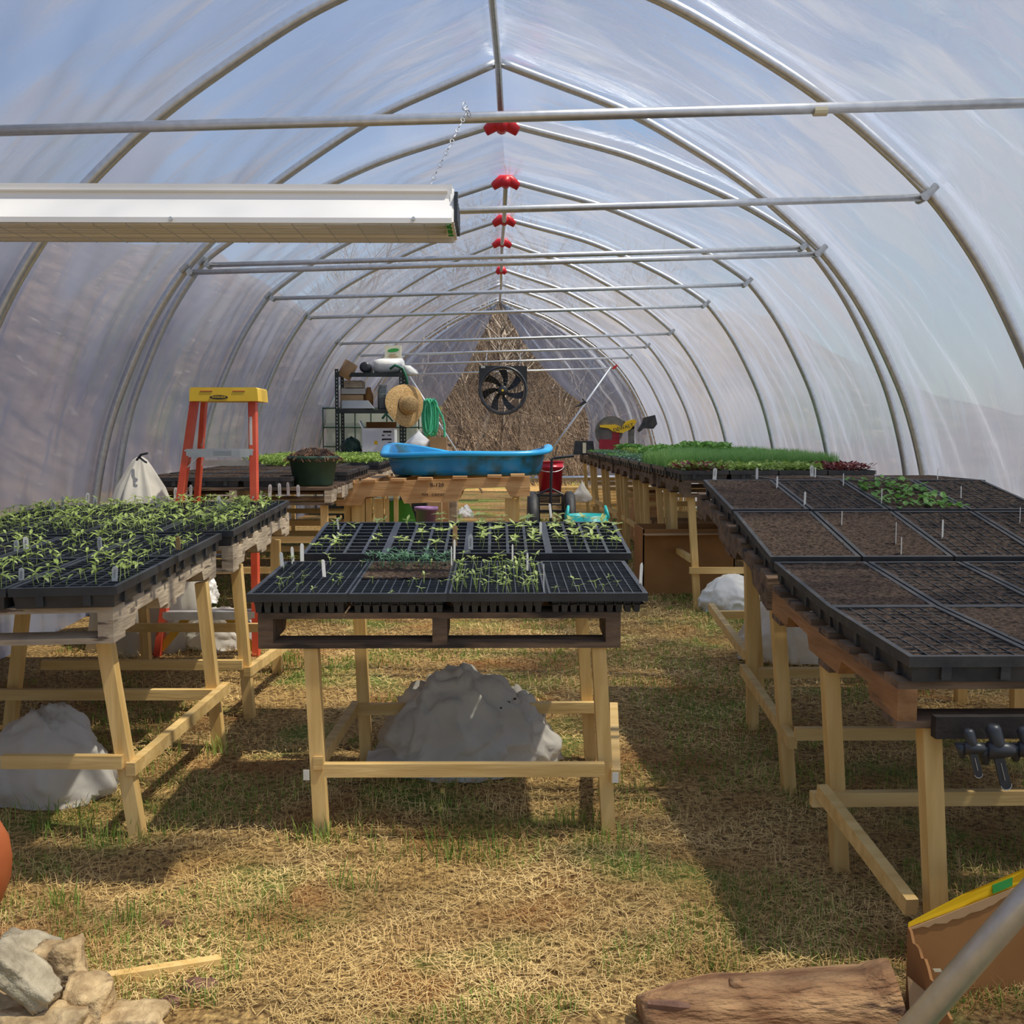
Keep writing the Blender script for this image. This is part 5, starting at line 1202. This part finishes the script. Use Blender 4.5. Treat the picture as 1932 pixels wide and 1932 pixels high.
yl = 1.94
t = thing('log', 'bark-covered log lying on the grass at the bottom right, in front of the carton', 'log', tuple(at(1480, 1900, yl)))
pts = []; rad = []
for u in [i/24 for i in range(25)]:
    px = 1212+(1700-1212)*u; pyt = lerp(px, [(1212, 1898), (1300, 1893), (1400, 1880), (1480, 1874), (1560, 1862), (1620, 1842), (1700, 1818)])
    r = lerp(u, [(0, .045), (.15, .062), (.6, .072), (1, .080)]); topz = at(px, pyt, yl).z; cz = max(topz-r, r*.4); p = at(px, 1880, yl); pts.append((p.x, yl+.02*math.sin(u*3), cz)); rad.append(r)
mb = MB(); mb.tube(pts, rad, 22); mb.warp(lambda x, y, z: (x, y+.006*ns(x*14, y*14, z*14), z+.008*ns(x*11, z*12, y*9))); mb.build('log_trunk', M['bark'], t, smooth=True)
k0 = at(1395, 1876, yl-.0); MB().tube([k0+Vector((.008, 0, -.02)), k0+Vector((.004, 0, .004)), k0+Vector((-.010, 0, .022)), k0+Vector((-.018, 0, .026))], [.026, .018, .012, .008], 10).build('branch_stub', M['bark'], t, smooth=True)
o = MB().tube([at(1222, 1893, yl-.02), at(1280, 1898, yl-.03), at(1330, 1903, yl-.03)], [.006, .010, .004], 6).build('loose_bark', M['bark_bit'], t)
rg = random.Random(12)
def chip(label, px, py, sx, sy, mat='bark_bit', name='bark_piece', z=.012, rot=0, cat='bark', group='bark pieces on the grass'):
    p = hit(px, py); bm = bmesh.new(); bmesh.ops.create_icosphere(bm, subdivisions=3, radius=1); sd = rg.uniform(0, 50)
    for v in bm.verts:
        q = v.co; k = 1+.35*noise.noise(q*1.3+Vector((sd, 0, 0)))+.15*noise.noise(q*4+Vector((sd, 3, 0))); v.co = Vector((q.x*k*sx, q.y*k*sy, max(-.4, q.z)*k*z+.006*noise.noise(q*2+Vector((sd, 1, 1)))))
    me = bpy.data.meshes.new(name); bm.to_mesh(me); bm.free(); me.materials.append(M[mat]); o = bpy.data.objects.new(name, me); COL.objects.link(o); o.location = (p.x, p.y, ground(0, p.y)+.004); o.rotation_euler = (0, 0, rot); return tag(o, label, cat, group)
chip('dark bark piece right of the pine offcut on the grass', 375, 1868, .035, .022, rot=.2); chip('flat brown bark flake below the pine offcut', 322, 1895, .02, .02, rot=.9); chip('thin reddish bark sliver further up the lawn', 312, 1752, .014, .004, rot=.5)
chip('crumbled bark beside the left end of the log', 1232, 1915, .04, .02, rot=.1); chip('pale wood slab at the left edge behind the stones', 22, 1763, .035, .010, 'fresh_wood', 'wood_slab', .008, 0.1, 'wood', None)

# ------------------------------------------------------------------ foreground left: stones, offcut, rust pot
def stone(label, px, py, w, h, dpt, seed, mat='rock', rot=(0, 0, 0), z=None, y=None, sq=.7):
    yy = y or 2.1; s = F/yy; p = at(px, py, yy); bm = bmesh.new(); bmesh.ops.create_cube(bm, size=2); bmesh.ops.subdivide_edges(bm, edges=bm.edges[:], cuts=9, use_grid_fill=True)
    for v in bm.verts:
        q = v.co.copy(); n_ = q.normalized(); q = q*sq+n_*(1-sq)*1.35
        k = 1+.26*noise.noise(n_*1.6+Vector((seed, 0, 0)))+.12*abs(noise.noise(n_*4+Vector((seed, 2, 0))))+.06*noise.noise(n_*13+Vector((seed, 2, 0)))
        v.co = Vector((q.x*k*w/2/s, q.y*k*dpt/2, q.z*k*h/2/s))
    me = bpy.data.meshes.new('stone'); bm.to_mesh(me); bm.free(); me.materials.append(M[mat]); me.polygons.foreach_set('use_smooth', [True]*len(me.polygons)); o = bpy.data.objects.new('stone', me); COL.objects.link(o); o.location = p; o.rotation_euler = rot
    return tag(o, label, 'stone', 'stones piled at the bottom left')
stone('pale grey wedge-shaped stone at the top of the stone pile', 48, 1800, 92, 62, .07, 1.1, 'rock_g', (0, .25, 0), y=2.12)
stone('upright blocky tan stone, the tallest in the stone pile', 116, 1845, 84, 128, .07, 2.2, 'rock', (0, -.12, .2), y=2.04)
stone('slanting flat grey-brown slab leaning left of the blocky stone', 44, 1842, 132, 44, .07, 3.3, 'rock_g', (0, .75, 0), y=1.92)
stone('rounded tan stone at the right foot of the stone pile', 162, 1905, 78, 100, .09, 4.4, 'rock', (0, .1, 0), y=1.98)
stone('large pale boulder in the bottom left corner under the slab', 10, 1915, 120, 100, .09, 5.5, 'rock', (0, .4, 0), y=1.99)
stone('low wide stone along the bottom edge between the boulder and the foot stone', 85, 1950, 150, 80, .08, 6.6, 'rock', (0, 0, 0), y=1.9)
stone('pale stone on the bottom edge right of the pile, apart from the others', 250, 1935, 105, 60, .08, 7.7, 'rock', (0, 0, 0), y=1.98)
a, b = hit(150, 1868), hit(416, 1826); a.z += .013; b.z += .013
tag(MB().beam(a, b, .024, .022).build('pine_offcut', M['pine']), 'square pine offcut lying on the grass beside the stone pile', 'wood')
p = at(-75, 1640, 2.45); r = 92/(F/2.45); z0 = ground(0, 2.45)
t = thing('rust_urn', 'rust orange rounded vessel, only its bulging side showing at the left edge', 'pot', (p.x, 2.45, z0-.002))
Hh = .24; MB().lathe([(r*.55, z0-.002), (r*.80, z0+.03), (r*.97, z0+.08), (r, z0+.12), (r*.95, z0+.17), (r*.8, z0+.205), (r*.6, z0+.23), (r*.55, z0+.24), (r*.5, z0+.235), (r*.5, z0+.2)], 40, (p.x, 2.45, 0)).build('vessel_body', M['terra'], t, smooth=True)

# ------------------------------------------------------------------ grass and straw on the floor
def blades(name, n, area, hmin, hmax, mat, seed, flat=.0, w=.0022, clump=None, label=''):
    rg = random.Random(seed); mb = MB(); V = mb.v; Fc = mb.f
    for i in range(n):
        v = rg.random(); y = area[2]*(area[3]/area[2])**(v); hwid = y*.50; x = rg.uniform(max(area[0], -hwid-.1), min(area[1], hwid+.05))
        if clump:
            c = noise.noise(Vector((x*1.9+7, y*1.9, 0)))+.5*noise.noise(Vector((x*6, y*6, 3)))
            if c < clump: continue
        if (x < -.42 and y < 2.03) or (.12 < x < 1.2 and y < 1.98): continue
        h = rg.uniform(hmin, hmax); a = rg.uniform(0, 6.283); dx, dy = math.cos(a), math.sin(a); z = ground(0, y)+.018*ns(x*1.7, (y+2)*1.7, 3)
        sc_ = max(1, y/2.6); ww = w*sc_; wx, wy = -dy*ww/2, dx*ww/2; o = len(V)
        if rg.random() < flat:
            L = h; zz = z+rg.uniform(.002, .016); e = rg.uniform(-.006, .010)
            V += [(x-wx, y-wy, zz), (x+wx, y+wy, zz), (x+dx*L+wx, y+dy*L+wy, zz+e), (x+dx*L-wx, y+dy*L-wy, zz+e)]; Fc.append((o, o+1, o+2, o+3))
        else:
            l = h*rg.uniform(.1, .8)
            V += [(x-wx, y-wy, z-.004), (x+wx, y+wy, z-.004), (x+dx*l*.4+wx*.7, y+dy*l*.4+wy*.7, z+h*.65), (x+dx*l*.4-wx*.7, y+dy*l*.4-wy*.7, z+h*.65), (x+dx*l, y+dy*l, z+h)]; Fc.append((o, o+1, o+2, o+3)); Fc.append((o+3, o+2, o+4))
    o = mb.build(name, M[mat], loc=(0, 0, 0)); return tag(o, label, 'grass', None, 'stuff')
blades('dead_straw', 110000, (-2.1, 2.2, 1.75, 9.5), .012, .045, 'straw', 1, flat=.72, w=.0015, label='matted dead straw covering the greenhouse lawn')
blades('short_grass', 90000, (-2.1, 2.2, 1.75, 12), .010, .032, 'grass', 2, clump=.09, w=.0022, label='patchy short green grass growing through the straw')
rg = random.Random(77)
mb = MB()
for (px, py, n, sp) in [(605, 1590, 60, .05), (700, 1600, 50, .10), (1160, 1600, 70, .05), (1190, 1650, 50, .05), (110, 1560, 120, .12), (200, 1590, 60, .06), (880, 1620, 50, .08), (410, 1420, 40, .05), (540, 1250, 60, .06), (1640, 1470, 50, .15), (1300, 1170, 30, .05), (660, 1680, 30, .03), (120, 1710, 40, .03), (240, 1740, 25, .03), (1090, 1560, 60, .05)]:
    c = hit(px, py)
    for i in range(n):
        x = c.x+rg.gauss(0, sp); y = c.y+rg.gauss(0, sp*.6); z = ground(0, y); a = rg.uniform(0, 6.28); h = rg.uniform(.03, .075); l = h*rg.uniform(.2, .8); w_ = .0016; dx, dy = math.cos(a), math.sin(a); wx, wy = -dy*w_, dx*w_
        mb.add([(x-wx, y-wy, z-.004), (x+wx, y+wy, z-.004), (x+dx*l*.4+wx*.7, y+dy*l*.4+wy*.7, z+h*.65), (x+dx*l*.4-wx*.7, y+dy*l*.4-wy*.7, z+h*.65), (x+dx*l, y+dy*l, z+h)], [(0, 1, 2, 3), (3, 2, 4)])
tag(mb.build('tall_grass', M['grass'], loc=(0, 0, 0)), 'taller green grass tufts around the bench feet', 'grass', None, 'stuff')

# ------------------------------------------------------------------ woods beyond the greenhouse
def tree_mesh(seed, H=7, r0=.09):
    rg = random.Random(seed); mb = MB()
    def br(p, d, L, r, lev):
        n = 5 if lev < 2 else 3; pts = [p]; q = Vector(p)
        for i in range(n):
            d = (d+Vector((rg.gauss(0, .16), rg.gauss(0, .16), rg.gauss(.04, .08)))).normalized(); q = q+d*L/n; pts.append(q.copy())
        mb.tube(pts, [r*(1-.7*i/n) for i in range(n+1)], 6 if lev == 0 else 4 if lev == 1 else 3, cap=False)
        if lev < 3:
            for i in range([8, 5, 3][lev]):
                k = rg.uniform(.25, 1); j = min(n-1, int(k*n)); dd = (d+Vector((rg.gauss(0, .8), rg.gauss(0, .8), rg.gauss(.3, .3)))).normalized()
                br(pts[j].lerp(pts[j+1], k*n-j), dd, L*rg.uniform(.35, .55), r*.4, lev+1)
    br(Vector((0, 0, -.2)), Vector((rg.gauss(0, .08), rg.gauss(0, .08), 1)), H, r0, 0)
    return mb.mesh('bare_tree', M['trunk'])
TM = [tree_mesh(100+i, 2.6+i*.25, .035+.010*i) for i in range(6)]
rg = random.Random(31); trees = []
for i in range(20):
    if i < 99: x = -2.2+5.2*(i+rg.uniform(.2, .8))/20; y = rg.uniform(19.2, 24.5)
    elif i < 38: x = -rg.uniform(9, 20); y = rg.uniform(8, 34)
    else: x = rg.uniform(3.5, 12); y = rg.uniform(22, 34)
    trees.append((x, y))
trees.sort()
names = {0: 'beyond the left film wall', 1: 'behind the open far end', 2: 'beyond the right film wall'}
cnt = [0, 0, 0]
for x, y in trees:
    z = 1
    cnt[z] += 1
    o = bpy.data.objects.new('bare_tree', rg.choice(TM)); COL.objects.link(o); o.location = (x, y, hill_z(x, y)); o.rotation_euler = (rg.gauss(0, .06), rg.gauss(0, .12), rg.uniform(0, 6.28)); s_ = rg.uniform(.7, 1.2); o.scale = (s_, s_, s_)
    if z == 1: lab = 'bare leafless tree in the brush %s, %s counting from the left' % (names[z], ORD[cnt[z]-1] if cnt[z] <= 20 else 'near the right end, number %d' % cnt[z])
    else: lab = 'bare leafless tree blurred %s' % names[z]
    tag(o, lab, 'tree', 'bare trees '+names[z])
mb = MB(); rg = random.Random(55)
for i in range(5200):
    y = rg.uniform(18.6, 26); x = rg.uniform(-3.5, 4.2); z = hill_z(x, y)-.1; h = rg.uniform(.6, 3.2)*(.6+.2*(y-18)*.3); dx, dy = rg.gauss(-.12, .35)*h, rg.gauss(0, .15)*h; c = rg.gauss(0, .12)*h
    r = rg.uniform(.003, .010)
    mb.tube([(x, y, z), (x+dx*.4+c, y+dy*.4, z+h*.55), (x+dx, y+dy, z+h)], [r, r*.7, r*.3], 3, cap=False)
tag(mb.build('brush', M['twig'], loc=(0, 0, 0)), 'dense tangle of bare brown brush beyond the open far end', 'brush', None, 'stuff')
